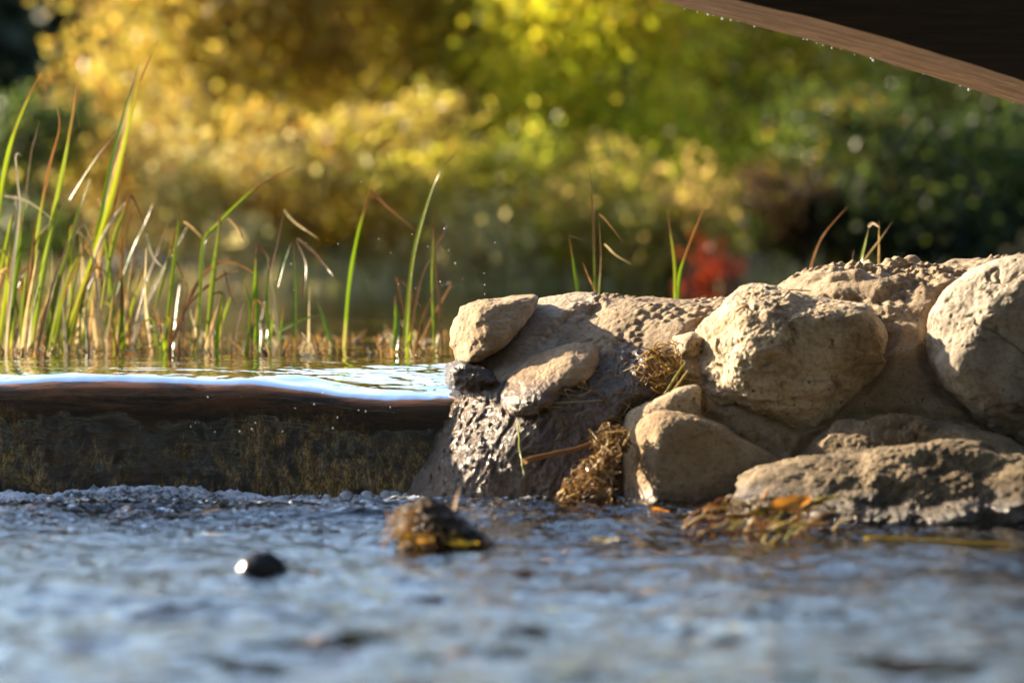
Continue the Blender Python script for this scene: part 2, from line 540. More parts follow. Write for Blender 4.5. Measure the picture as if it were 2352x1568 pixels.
# ------------------------------------------------------------------ weir and the water falling over it
PROF = np.array([(8.90, 0.0), (8.70, 0.0), (8.50, -0.0005), (8.36, -0.0015), (8.25, -0.0025), (8.17, -0.0035), (8.125, -0.0060), (8.104, -0.0120), (8.092, -0.022),
                 (8.085, -0.037), (8.081, -0.058), (8.079, -0.09), (8.075, -0.13), (8.07, -0.18), (8.062, -0.23), (8.055, -0.29)])


def fall_sheet(xs, n, off, ripple):
    seg = np.r_[0, np.cumsum(np.linalg.norm(np.diff(PROF, axis=0) * [1, 1], axis=1))]
    seg /= seg[-1]
    pp = spline(np.c_[PROF, np.zeros(len(PROF))], 400)[:, :2]
    s = np.r_[0, np.cumsum(np.linalg.norm(np.diff(pp, axis=0), axis=1))]
    tt = np.linspace(0, 1, n) ** 0.8 * s[-1]
    y = np.interp(tt, s, pp[:, 0]); z = np.interp(tt, s, pp[:, 1])
    X, Y = np.meshgrid(xs, y, indexing='ij')
    _, Z = np.meshgrid(xs, z, indexing='ij')
    x = X.ravel(); y = Y.ravel(); z = Z.ravel()
    drop = sstep(8.75, 8.2, y)
    face = sstep(-0.01, -0.07, z)
    q = np.c_[x, y * 0.5, z * 0.3]
    # a crest that is nowhere level, sinking towards the stones
    z = z - drop * (0.030 * sstep(-0.60, -0.12, x) + 0.0055 * vnoise(np.c_[x * 3.1, 0 * x, 0 * x], 71) + 0.0045 * vnoise(np.c_[x * 7.0, y * 2, 0 * x], 72))
    z = z + 0.010 * np.exp(-((x + 0.40) / 0.07) ** 2 - ((y - 8.22) / 0.05) ** 2) * (1 - face)
    z = z + 0.0030 * np.exp(-((y - 8.15) / 0.05) ** 2) * fbm(np.c_[x * 14, y * 9, 0 * x], 3, 79)
    y = y + face * 0.014 * vnoise(np.c_[x * 2.2, 0 * x, z * 2], 73)
    xe = -0.03 + np.clip(-z, 0, 0.25) * 0.46
    w = 0.0 * x
    w0 = sstep(-0.22, -0.06, x)
    riv = np.zeros(len(x))
    for k_ in range(26):
        hx = (math.sin(k_ * 12.9898) * 43758.5453) % 1.0; hs = (math.sin(k_ * 78.233) * 24634.63) % 1.0
        cx_ = -1.2 + 1.05 * hx + (hs - 0.3) * 0.25 * z + 0.006 * np.sin(z * 60 + k_)
        top_ = -0.02 - 0.12 * hs
        riv += (0.0008 + 0.0016 * hs) * np.exp(-((x - cx_) / (0.006 + 0.008 * hx)) ** 2) * sstep(top_, top_ - 0.03, z) * sstep(top_ - 0.14, top_ - 0.07, z)
    y = y - w * (0.16 * np.clip(-z - 0.01, 0, 1) / 0.23)
    if ripple:
        qq = np.c_[x + 0.30 * z * w0, y * 0.3, z * 0.5]
        st = 1 - np.abs(fbm(qq * np.array([85, 1, 55]), 3, 75)) * 1.5
        y = y - face * (riv + 0.0012 * fbm(np.c_[x * 13, 0 * x, z * 3], 2, 76) + (0.0005 + 0.0032 * w0) * np.clip(st, -0.4, 1))
        z = z + w0 * drop * (1 - face) * 0.005 * fbm(np.c_[x * 30, y * 30, 0 * x], 2, 77)
    y = y + off[0]; z = z + off[1] * drop + (-0.02 if not ripple else 0) * (1 - drop)
    return np.c_[x, y, z], len(xs), n


xs = axis((-4, -1.15, 0.05), (-1.15, -0.25, 0.006), (-0.25, 0.12, 0.0035))
v, a, b = fall_sheet(xs, 150, (0, 0), True)
tag(mesh_np('waterfall_water', v, grid_faces(a, b), M['film']), kind='structure')
xs = axis((-4, -1.15, 0.1), (-1.15, 0.2, 0.01))
v, a, b = fall_sheet(xs, 70, (0.014, -0.011), False)
# closed at the back so that it is a solid sill
vb = v.copy(); vb[:, 1] = 8.95; vb[:, 2] = np.minimum(vb[:, 2], -0.05)
fr = grid_faces(a, b)
fb = grid_faces(a, b)[:, ::-1] + len(v)
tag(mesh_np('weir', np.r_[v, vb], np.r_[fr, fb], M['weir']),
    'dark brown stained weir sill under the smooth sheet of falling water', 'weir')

# ------------------------------------------------------------------ stones
def rock(name, outline, d, front, back, mat, parent=None, pw=2.4, facets=(), lean=0.0, sub=7, amp=0.012, freq=9.0, grit=0.0,
         seed=1, sharp=9.0, smooth=1.6, extra=None, ridge=0.0, attrs=None, center=None, chips=0, pits=0.0, crack=0.0):
    dirs, faces = ico(sub)
    pts = np.array([P(X, Y, d) for X, Y in outline])
    c = pts.mean(0) if center is None else P(center[0], center[1], d)
    rel = pts[:, [0, 2]] - c[[0, 2]]
    th = np.linspace(-np.pi, np.pi, 720, endpoint=False)
    nxt = np.roll(rel, -1, 0)
    u = np.stack([np.cos(th), np.sin(th)], 1)
    R = np.zeros(720)
    for A, B in zip(rel, nxt):
        e = B - A
        den = u[:, 0] * e[1] - u[:, 1] * e[0]
        den = np.where(np.abs(den) < 1e-12, 1e-12, den)
        tt = (A[0] * e[1] - A[1] * e[0]) / den
        ss = (A[0] * u[:, 1] - A[1] * u[:, 0]) / den
        R = np.where((tt > 0) & (ss >= 0) & (ss <= 1), np.maximum(R, tt), R)
    k = int(smooth * 6)
    ker = np.exp(-0.5 * (np.arange(-3 * k, 3 * k + 1) / k) ** 2); ker /= ker.sum()
    R = np.convolve(np.r_[R[-3 * k:], R, R[:3 * k]], ker, 'valid')
    ang = np.arctan2(dirs[:, 2], dirs[:, 0])
    Ra = np.interp(ang, np.r_[th, np.pi], np.r_[R, R[0]])
    rho = np.hypot(dirs[:, 0], dirs[:, 2])
    D = np.where(dirs[:, 1] < 0, front, back)
    inv = (rho / Ra) ** pw + (np.abs(dirs[:, 1]) / D) ** pw
    r = inv ** (-1 / pw)
    acc = r ** -sharp
    for nx, ny, nz, dist in facets:
        n = np.array([nx, ny, nz]); n = n / np.linalg.norm(n)
        acc += np.clip(dirs @ n / dist, 0, None) ** sharp
    r = acc ** (-1 / sharp)
    if chips:
        acc2 = r ** -26.0
        rgc = np.random.default_rng(seed)
        for kk in range(chips):
            n = rgc.normal(size=3); n[1] = -abs(n[1]) * 1.3; n /= np.linalg.norm(n)
            sup = (dirs @ n * r).max()
            acc2 += np.clip(dirs @ n / (sup * rgc.uniform(0.85, 0.96)), 0, None) ** 26
        r = acc2 ** (-1 / 26.0)
    v = dirs * r[:, None]
    w = v + c
    nz_ = amp * fbm(w * freq, 5, seed, 0.52)
    if ridge:
        nz_ += ridge * (0.5 - np.abs(fbm(w * np.array([freq * .6, freq * .6, freq * 1.8]), 3, seed + 5)))
    if grit:
        nz_ += grit * (0.45 - worley(w * 62, seed + 9)) * sstep(-0.2, 0.3, vnoise(w * 11, seed + 3)) + grit * 0.6 * (0.5 - worley(w * 130, seed + 8))
    if pits:
        nz_ -= pits * sstep(0.38, 0.14, worley(w * np.array([22, 22, 34]) + 0.5 * fbm(w * 20, 2, seed)[:, None], seed + 21)) * sstep(0.0, 0.35, vnoise(w * 7, seed + 22))
        nz_ -= pits * 0.4 * sstep(0.36, 0.12, worley(w * 60 + 0.4 * fbm(w * 30, 2, seed)[:, None], seed + 23)) * sstep(0.1, 0.45, vnoise(w * 10, seed + 24))
    if crack:
        cr = fbm(w * np.array([5, 5, 8]), 4, seed + 31)
        nz_ -= crack * np.exp(-(cr / 0.035) ** 2) * sstep(-0.05, 0.3, vnoise(w * 4, seed + 32))
    v = v + dirs * nz_[:, None]
    v[:, 1] += lean * v[:, 2]
    if extra is not None:
        v = extra(v, v + c)
    at = {kk: fn(v + c) for kk, fn in (attrs or {}).items()}
    o = mesh_np(name, v, faces, mat, parent, True, attrs=at, loc=tuple(c) if parent is None else tuple(c - np.array(parent.location)))
    return o


# the mortared wall: body, bedded stones
RID = np.array([(1030, 880), (1050, 800), (1075, 745), (1110, 712), (1165, 697), (1250, 686), (1345, 678), (1450, 690), (1560, 704), (1680, 694), (1760, 668),
                (1830, 638), (1900, 617), (2000, 611), (2150, 607), (2250, 600), (2400, 602), (2900, 600), (4200, 560)], float)
wall = empty('stone_wall', (0.45, 8.3, ZLOW), 'tan mortared stone wall end that the water slides past, topped with gritty mortar', 'stone wall')
rx = (RID[:, 0] - 1176) * 8.42 / F
rz = CAMZ - (RID[:, 1] - 500) * 8.42 / F
xs = axis((0.02, 1.06, 0.0036), (1.06, 2.5, 0.03))
CS = np.array([(0.62, 1.30), (0.50, 0.75), (0.36, 0.25), (0.20, 0.05), (0.08, 0.0), (0.0, 0.0), (-0.06, 0.010), (-0.13, 0.035), (-0.205, 0.10), (-0.275, 0.20), (-0.335, 0.33),
               (-0.385, 0.49), (-0.435, 0.68), (-0.48, 0.86), (-0.52, 1.0)])
cs = spline(np.c_[CS, np.zeros(len(CS))], 240)[70:, :2]
X, I = np.meshgrid(xs, np.arange(len(cs)), indexing='ij')
x = X.ravel(); ci = I.ravel()
zr = np.interp(x, rx, rz) - 0.04 * sstep(0.36, 0.20, x)
k = np.ones(9) / 9
H = zr - (ZLOW - 0.05)
y = 8.42 + cs[ci, 0] * (0.60 + 0.55 * sstep(0.12, 0.42, x) - 0.07 * sstep(0.42, 0.56, x)) - 0.02 * sstep(0.0, 0.3, x)
z = zr - cs[ci, 1] * H
v = np.c_[x, y, z]
n1 = fbm(v * 8.0, 4, 201)
gr = sstep(-0.35, 0.25, vnoise(v * 9.0, 207))
wet = sstep(0.36, 0.22, x + 0.35 * (z + 0.10)) * sstep(0.03, -0.03, z - 0.20 * np.clip(x, 0, 0.28)) * 1.15
gr = gr * (1 - 0.75 * np.clip(wet, 0, 1))
n2 = (0.45 - worley(v * 58, 203)) * gr * 0.024 + (0.45 - worley(v * 120, 204)) * (0.35 + 0.65 * gr) * 0.008
nn = 0.014 * n1 + n2
lump = np.clip(vnoise(v * 24, 209), 0, 1) * sstep(0.45, 0.7, x) * sstep(1.1, 0.8, x) * 0.02
ny = -np.ones(len(x)) * 0.6; nz = np.ones(len(x)) * 0.8
v[:, 1] += ny * (nn + lump); v[:, 2] += nz * (nn + lump) * sstep(8.2, 8.32, y + 0.12)
# wet where the water reaches it: the lower left face
mesh_np('mortar_body', v - np.array(wall.location), grid_faces(len(xs), len(cs)), M['mortar'], wall, attrs={'wet': wet})
def seg_dist(w, pts, d):
    pp = np.array([P(X, Y, d)[[0, 2]] for X, Y in pts])
    best = np.full(len(w), 9.0)
    for A, B in zip(pp[:-1], pp[1:]):
        e = B - A
        t_ = np.clip(((w[:, [0, 2]] - A) @ e) / (e @ e), 0, 1)
        best = np.minimum(best, np.linalg.norm(w[:, [0, 2]] - A - t_[:, None] * e, axis=1))
    return best


def mound_wet(w):
    return sstep(0.345, 0.24, w[:, 0] + 0.25 * (w[:, 2] + 0.10)) * sstep(0.028, -0.028, w[:, 2] - 0.17 * np.clip(w[:, 0] + 0.02, 0, 0.28) + 0.02 * vnoise(w * 14, 311)) * 1.15


def mound_plaster(w):
    c_ = seg_dist(w, [(1325, 680), (1255, 748), (1195, 805), (1125, 872)], 8.1) + 0.004 * vnoise(w * 25, 331)
    return sstep(0.046, 0.034, c_)


def mound_relief(v, w):
    crust = np.exp(-(seg_dist(w, [(1395, 700), (1330, 712), (1285, 748), (1252, 790), (1240, 838), (1190, 878)], 8.1) / 0.011) ** 2)
    crust2 = np.exp(-(seg_dist(w, [(1240, 838), (1290, 800), (1345, 778), (1400, 800), (1450, 850)], 8.1) / 0.010) ** 2)
    lum = 0.55 + 0.9 * (0.5 - worley(w * 55, 321))
    top = sstep(-0.01, 0.06, w[:, 2] - 0.1 * (w[:, 0] - 0.1)) * sstep(0.08, 0.16, w[:, 0])
    g = top * np.clip(sstep(-0.3, 0.25, vnoise(w * 10, 322)), 0, 1) * (0.45 - worley(w * 52, 323)) * 0.016
    wt = np.clip(mound_wet(w), 0, 1)
    pp_ = 0.90 * w[:, 0] - 0.42 * w[:, 2] + 0.012 * vnoise(w * 18, 325)
    al_ = 0.42 * w[:, 0] + 0.90 * w[:, 2]
    flow = sstep(0.16, -0.02, w[:, 0] + 0.25 * (w[:, 2] + 0.1))
    rill = wt * (0.0022 + 0.0026 * flow) * (0.5 - np.abs(fbm(np.c_[pp_ * 120, 0 * pp_, al_ * 34], 3, 324)) * 1.2) + wt * 0.0022 * fbm(w * np.array([38, 38, 22]), 3, 326)
    pb = mound_plaster(w)
    ctr = seg_dist(w, [(1310, 690), (1255, 748), (1195, 805), (1130, 868)], 8.1)
    g = g * (1 - pb)
    k0 = pb * (0.010 - 0.006 * np.clip(ctr / 0.035, 0, 1)) - 0.006 * np.exp(-(seg_dist(w, [(1235, 690), (1180, 752), (1110, 822), (1060, 850)], 8.1) / 0.006) ** 2)
    k = k0 + 0.013 * crust * lum + 0.008 * crust2 * lum + g + rill
    k -= 0.007 * np.exp(-((seg_dist(w, [(1385, 712), (1320, 728), (1275, 765), (1244, 800)], 8.1)) / 0.005) ** 2) * (1 - wt)
    v[:, 1] -= 0.75 * k; v[:, 2] += 0.65 * k
    return v


mound = rock('mortar_mound', [(1040, 815), (1042, 752), (1064, 718), (1112, 697), (1172, 685), (1250, 679), (1345, 674), (1450, 686), (1560, 702), (1680, 697), (1780, 690), (1860, 760), (1860, 950), (1800, 1150),
             (1650, 1380), (1350, 1420), (930, 1400), (905, 1240), (935, 1140), (985, 1040), (1030, 955), (1052, 905), (1048, 868)],
             8.20, 0.24, 0.25, M['mortar'], wall, 3.0, [(-0.30, -0.52, 0.80, 0.190)], lean=0.5, sub=8, amp=0.012, freq=7, seed=301, ridge=0.007, grit=0.004, crack=0.005, center=(1400, 950),
             smooth=0.8, extra=mound_relief, attrs={'wet': mound_wet, 'plaster': mound_plaster})
rock('bedded_stone', [(1033, 760), (1060, 712), (1110, 692), (1170, 682), (1240, 677), (1235, 715), (1190, 760), (1150, 800), (1100, 828), (1050, 835), (1036, 800)],
     8.19, 0.085, 0.22, M['nose'], wall, 2.5, [(-0.75, -0.6, 0.1, 0.064), (0.1, -1, 0.2, 0.078)], lean=0.6, amp=0.006, freq=16, seed=5, ridge=0.006, grit=0.002, chips=6, crack=0.005, pits=0.004, sharp=20)
rock('bedded_stone', [(1150, 915), (1172, 865), (1235, 815), (1325, 785), (1390, 800), (1370, 860), (1300, 910), (1225, 955), (1175, 955)],
     8.055, 0.062, 0.16, M['nose'], wall, 2.2, [(-0.5, -0.6, 0.6, 0.04)], lean=0.8, amp=0.006, freq=16, seed=25, sub=7, grit=0.003, chips=4, ridge=0.004, crack=0.003)
rock('bedded_stone', [(1532, 800), (1545, 772), (1590, 762), (1620, 770), (1600, 822), (1560, 832), (1535, 828)],
     8.085, 0.05, 0.1, M['boulder'], wall, 2.6, [(-0.8, -0.5, 0.2, 0.026)], amp=0.004, freq=20, seed=35, sub=6)
rock('bedded_stone', [(1660, 1000), (1760, 960), (1850, 985), (1890, 1040), (1800, 1100), (1690, 1090)],
     8.2, 0.06, 0.1, M['ledge'], wall, 2.4, amp=0.01, freq=14, seed=39, sub=6)


M['wet_stone'] = rock_mat('wet_dark_stone', (0.30, 0.25, 0.18), (0.20, 0.16, 0.11), (0.10, 0.075, 0.05), 1.2, 0.05, 0.9, 0.5)
rock('bedded_stone', [(1022, 850), (1040, 822), (1085, 838), (1150, 872), (1190, 895), (1180, 935), (1100, 925), (1035, 890)],
     8.11, 0.05, 0.12, M['wet_stone'], wall, 2.4, amp=0.010, freq=20, seed=131, sub=6, ridge=0.008, grit=0.004, chips=5)


big = rock('boulder', [(1572, 880), (1580, 810), (1610, 765), (1660, 722), (1692, 672), (1735, 655), (1800, 668), (1900, 682), (1975, 700), (2030, 745), (2035, 840), (2000, 905),
                       (1935, 970), (1870, 1030), (1800, 1050), (1735, 1020), (1660, 975), (1600, 945), (1576, 915)],
           8.04, 0.185, 0.25, M['boulder'], None, 2.5,
           [(-0.86, -0.48, 0.22, 0.118), (0.22, -0.97, 0.12, 0.125), (-0.30, -0.80, 0.60, 0.128), (-0.35, -0.62, -0.70, 0.118), (0.5, -0.8, -0.35, 0.135), (0.1, -0.45, 0.9, 0.135)],
           sub=8, amp=0.011, freq=11, seed=45, sharp=22, ridge=0.009, grit=0.004, chips=9, pits=0.009, crack=0.007)
tag(big, 'big pale pitted boulder in the middle of the heap, sunlit on its blunt rough side', 'boulder')
rb = rock('boulder', [(2142, 790), (2150, 715), (2180, 655), (2225, 608), (2290, 586), (2380, 580), (2470, 600), (2540, 680), (2560, 850), (2500, 980), (2420, 1050), (2330, 1035), (2250, 965), (2170, 885), (2146, 840)],
          7.99, 0.17, 0.26, M['boulder_grey'], None, 2.7,
          [(-0.8, -0.5, 0.35, 0.15), (0.05, -1, 0.08, 0.125), (-0.1, -0.72, 0.7, 0.158), (0.0, -0.75, -0.65, 0.165)], sub=8, amp=0.009, freq=8, seed=55, sharp=18, ridge=0.006, grit=0.002, chips=7, pits=0.005, crack=0.007)
tag(rb, 'tall grey rounded boulder with smooth face under the wooden beam', 'boulder')


lo = rock('ledge_rock', [(1672, 1140), (1690, 1098), (1760, 1075), (1835, 1062), (1960, 1042), (2100, 1035), (2250, 1030), (2400, 1060), (2560, 1100), (2560, 1300), (2000, 1300), (1750, 1250), (1680, 1180)],
          7.62, 0.34, 0.25, M['ledge'], None, 3.2, [(-0.1, -0.55, 0.85, 0.118), (-0.6, -0.75, 0.1, 0.40), (0, -0.97, -0.1, 0.24)],
          sub=8, amp=0.018, freq=9, seed=65, sharp=14, ridge=0.022, grit=0.005, chips=8, crack=0.009, pits=0.006, center=(2080, 1160))
tag(lo, 'long dark low ledge rock at the water, shaded with a sunlit craggy rim', 'rock')
up = rock('rock', [(1838, 1065), (1870, 1010), (1930, 972), (2010, 955), (2110, 958), (2220, 975), (2320, 1010), (2420, 1060), (2380, 1110), (2200, 1120), (1950, 1110), (1850, 1090)],
          7.88, 0.20, 0.2, M['ledge'], None, 2.4, [(-0.2, -0.7, 0.7, 0.075)], sub=7, amp=0.012, freq=12, seed=75, sharp=10, ridge=0.012, grit=0.007, chips=6, crack=0.006)
tag(up, 'brown gritty hump of rock wedged between the ledge rock and the boulders above', 'rock')
fr_ = rock('rock', [(1392, 1180), (1412, 1090), (1440, 1010), (1475, 962), (1520, 944), (1590, 952), (1660, 978), (1740, 1018), (1805, 1060), (1800, 1110), (1740, 1180), (1600, 1215), (1430, 1215)],
           7.93, 0.15, 0.16, M['loose_rock'], None, 3.3,
           [(-0.88, -0.46, 0.15, 0.122), (0.14, -0.95, 0.28, 0.104), (0.3, -0.8, -0.3, 0.14)], sub=8, amp=0.006, freq=9, seed=85, sharp=30, ridge=0.003, grit=0.002, chips=3, crack=0.005, pits=0.004)
tag(fr_, 'smooth tan loose rock with one sharp sunlit edge, below the big pitted boulder', 'rock')
sm = rock('rock', [(1418, 985), (1440, 945), (1490, 920), (1560, 885), (1610, 880), (1610, 950), (1540, 985), (1460, 1010), (1425, 1005)],
          7.99, 0.07, 0.1, M['boulder'], None, 2.4, [(-0.6, -0.6, 0.5, 0.05)], sub=7, amp=0.006, freq=14, seed=95, grit=0.0015)
tag(sm, 'small pale stone peeping out behind the smooth tan loose rock', 'rock')
# the mortar sinks into a crevice round each stone
from mathutils.bvhtree import BVHTree
mo = np.array(wall.location)
mortars = [bpy.data.objects['mortar_body'], mound]
stone_trees = []
for ob in (big, rb, up, fr_, sm, lo):
    lv = np.zeros(len(ob.data.vertices) * 3, dtype=np.float32); ob.data.vertices.foreach_get('co', lv)
    lv = lv.reshape(-1, 3) + np.array(ob.location)
    lf = np.zeros(len(ob.data.polygons) * 3, dtype=np.int32); ob.data.polygons.foreach_get('vertices', lf)
    stone_trees.append((lv.min(0), lv.max(0), BVHTree.FromPolygons(lv.tolist(), lf.reshape(-1, 3).tolist())))
mortar_trees = []
for mb in mortars:
    mco = np.zeros(len(mb.data.vertices) * 3, dtype=np.float32)
    mb.data.vertices.foreach_get('co', mco)
    mco = mco.reshape(-1, 3).astype(float)
    off = mo + (np.array(mb.location))
    wv = mco + off
    near_d = np.full(len(mco), 9.0)
    for lo_, hi_, tree_ in stone_trees:
        sel = np.where((wv > lo_ - .03).all(1) & (wv < hi_ + .03).all(1) & (wv[:, 1] < 8.3))[0]
        for ii in sel:
            hit = tree_.find_nearest(wv[ii], 0.03)
            if hit[3] is not None:
                near_d[ii] = min(near_d[ii], hit[3])
    gq = sstep(0.024, 0.003, near_d + 0.008 * vnoise(wv * 30, 77))
    mco[:, 1] += 0.017 * gq
    mco[:, 2] -= 0.004 * gq
    mb.data.vertices.foreach_set('co', mco.astype(np.float32).ravel())
    mb.data.update()
    mortar_trees.append(BVHTree.FromPolygons((mco + off).tolist(), [tuple(p_.vertices) for p_ in mb.data.polygons]))

# ------------------------------------------------------------------ wooden beam of the bridge
FE = [(300, -420), (900, -260), (1400, -90), (1700, 2), (1860, 40), (2020, 84), (2190, 134), (2352, 188), (2560, 268), (2900, 420), (3400, 680)]
BE = [(300, -400), (820, -230), (1240, -80), (1510, 0), (1690, 48), (1860, 92), (2080, 158), (2352, 243), (2560, 322), (2900, 470), (3400, 720)]
fp = spline([P(X, Y, 7.75 + 0.0001 * (X - 1700)) for X, Y in FE], 120)
bp = spline([P(X, Y, 8.02 + 0.0001 * (X - 1700)) for X, Y in BE], 120)
up_ = np.array([0, 0, 0.62])
beam = empty('bridge_beam', (0.9, 7.95, 0.5), 'dark brown arched wooden bridge beam slanting across the upper corner', 'beam')
L = np.array(beam.location)


def strip(a_, b_, nv, amp, seed):
    tt = np.linspace(0, 1, nv)[None, :, None]
    g = a_[:, None, :] * (1 - tt) + b_[:, None, :] * tt
    g = g.reshape(-1, 3)
    g[:, 2] += amp * fbm(g * np.array([6, 40, 40]), 3, seed)
    return g, grid_faces(len(a_), nv)


g, f = strip(fp, bp, 14, 0.0012, 301)
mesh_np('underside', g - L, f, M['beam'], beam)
j = Join()
for a_, b_ in ((fp + up_, fp + np.array([0, 0, 0.0008])), (bp + np.array([0, 0, 0.0008]), bp + up_), (bp + up_, fp + up_)):
    g, f = strip(a_, b_, 16, 0.0, 302)
    j.add(g, f)
o = j.build('side', M['beam_shaded'], beam, False)
for vv in o.data.vertices:
    vv.co -= Vector(L)
j = Join()
# unseen deck on the beam, added and sized to block sky light
deck = []
top = spline([P(X, Y, 7.75) for X, Y in FE], 44)
jd = Join()
for i in range(0, 43):
    a_, b_ = top[i], top[i + 1]
    t_ = (b_ - a_) / np.linalg.norm(b_ - a_)
    g_ = t_ * 0.004
    lo_ = np.array([a_ + g_, b_ - g_]) + np.array([0, 0, 0.34])
    v8 = np.array([lo_[0], lo_[1], lo_[1] + [0, 0, .04], lo_[0] + [0, 0, .04]])
    far = v8 + np.array([0, 0.0, 0]); far[:, 1] = 7.745
    near = v8.copy(); near[:, 1] = 6.5
    vv_ = np.r_[far, near]
    ff_ = np.array([[0, 1, 2, 3], [7, 6, 5, 4], [0, 4, 5, 1], [1, 5, 6, 2], [2, 6, 7, 3], [3, 7, 4, 0]])
    mesh_np('unseen_plank', vv_ - L, ff_, M['beam_shaded'], beam, False)
dv, df = ico(3)
for k in range(34):
    i = min(90, max(35, int(random.gauss(random.choice([46, 47, 62, 64, 80]), 5))))
    r = random.choice([0.0008, 0.001, 0.001, 0.0015, 0.0022])
    j.add(dv * r * np.array([1, 1, 1.3]) + bp[i] + np.array([random.uniform(-.01, .01), 0, -r * 0.8]) - L, df)
o = j.build('droplets', M['droplet'], beam)
o['kind'] = 'stuff'

# ------------------------------------------------------------------ reeds
GREEN = [(0.105, 0.165, 0.008), (0.155, 0.20, 0.010), (0.07, 0.115, 0.010), (0.19, 0.21, 0.015), (0.12, 0.15, 0.018)]
BROWN = (0.115, 0.052, 0.020)
STRAW = [(0.46, 0.34, 0.19), (0.36, 0.23, 0.11), (0.52, 0.42, 0.27)]


def blade(pts, width, kind, d, parent, seed, n=34):
    r = random.Random(seed)
    lean = r.uniform(-0.10, 0.10)
    m = len(pts)
    w3 = []
    for i, (X, Y) in enumerate(pts):
        w3.append(P(X, Y, d + lean * i / max(1, m - 1)))
    w3 = np.array(w3)
    path = spline(w3, n)
    tan = np.gradient(path, axis=0); tan /= np.linalg.norm(tan, axis=1)[:, None]
    az = r.uniform(-0.9, 0.9)
    tw = az + r.uniform(-0.8, 0.8) * np.linspace(0, 1, n)
    view = np.stack([np.sin(tw), -np.cos(tw), 0 * tw], 1)
    sd = np.cross(view, tan); sd /= np.linalg.norm(sd, axis=1)[:, None]
    nm = np.cross(tan, sd)
    t_ = np.linspace(0, 1, n)
    w = width * 0.76 * d / F * 0.5 * np.clip((1 - t_ ** 2.2) * 0.92 + 0.08, 0, 1) * (0.75 + 0.25 * sstep(0, 0.2, t_))
    wob = 1 + 0.12 * np.sin(t_ * r.uniform(8, 20) + r.uniform(0, 6))
    w = w * wob
    th = np.array([-1, -0.5, 0, 0.5, 1])
    fold = np.array([0.35, 0.08, 0, 0.08, 0.35])
    top = path[:, None, :] + (th[None, :, None] * w[:, None, None]) * sd[:, None, :] + (fold[None, :, None] * w[:, None, None]) * nm[:, None, :]
    v = top.reshape(-1, 3)
    f = grid_faces(n, 5)
    # colours: green foot, brown withered tip; straw all through when dry
    tt = np.repeat(t_, 5)
    no = fbm(v * np.array([60, 60, 25]), 3, seed)
    nl = fbm(np.c_[np.tile(th, n) * 3.0, tt * 1.5, 0 * tt], 2, seed + 3)
    if kind in ('g', 'G', 'b'):
        g = np.array(r.choice(GREEN))
        start = {'g': 0.72, 'G': 0.84, 'b': 0.42}[kind]
        mixv = sstep(start - 0.12, start + 0.12, tt + 0.08 * no)[:, None]
        yel = sstep(0.10, 0.0, tt + 0.05 * no)[:, None]
        c = g * (1 + 0.25 * nl[:, None]) * (1 - mixv) + np.array(BROWN) * mixv
        c = c * (1 - 0.6 * yel) + np.array((0.34, 0.25, 0.10)) * 0.6 * yel
    else:
        s_ = np.array(r.choice(STRAW))
        if kind == 'n': s_ = np.array((0.15, 0.072, 0.032))
        c = s_ * (1 + 0.3 * no[:, None])
        c = c * (1 - 0.5 * sstep(0.3, 0.7, no)[:, None])
    return mesh_np('blade', v - np.array(parent.location), f, M['blade'] if kind in 'gGb' else M['straw'], parent, True, colors=np.clip(c, 0.005, 1))


def Z1(*pts): return [(0.51 * a, 47 + 0.51 * b) for a, b in pts]
def Z2(*pts): return [(658.6 + 0.33 * a, 329 + 0.33 * b) for a, b in pts]
def Z7(*pts): return [(1270 + 0.38 * a, 423.4 + 0.38 * b) for a, b in pts]


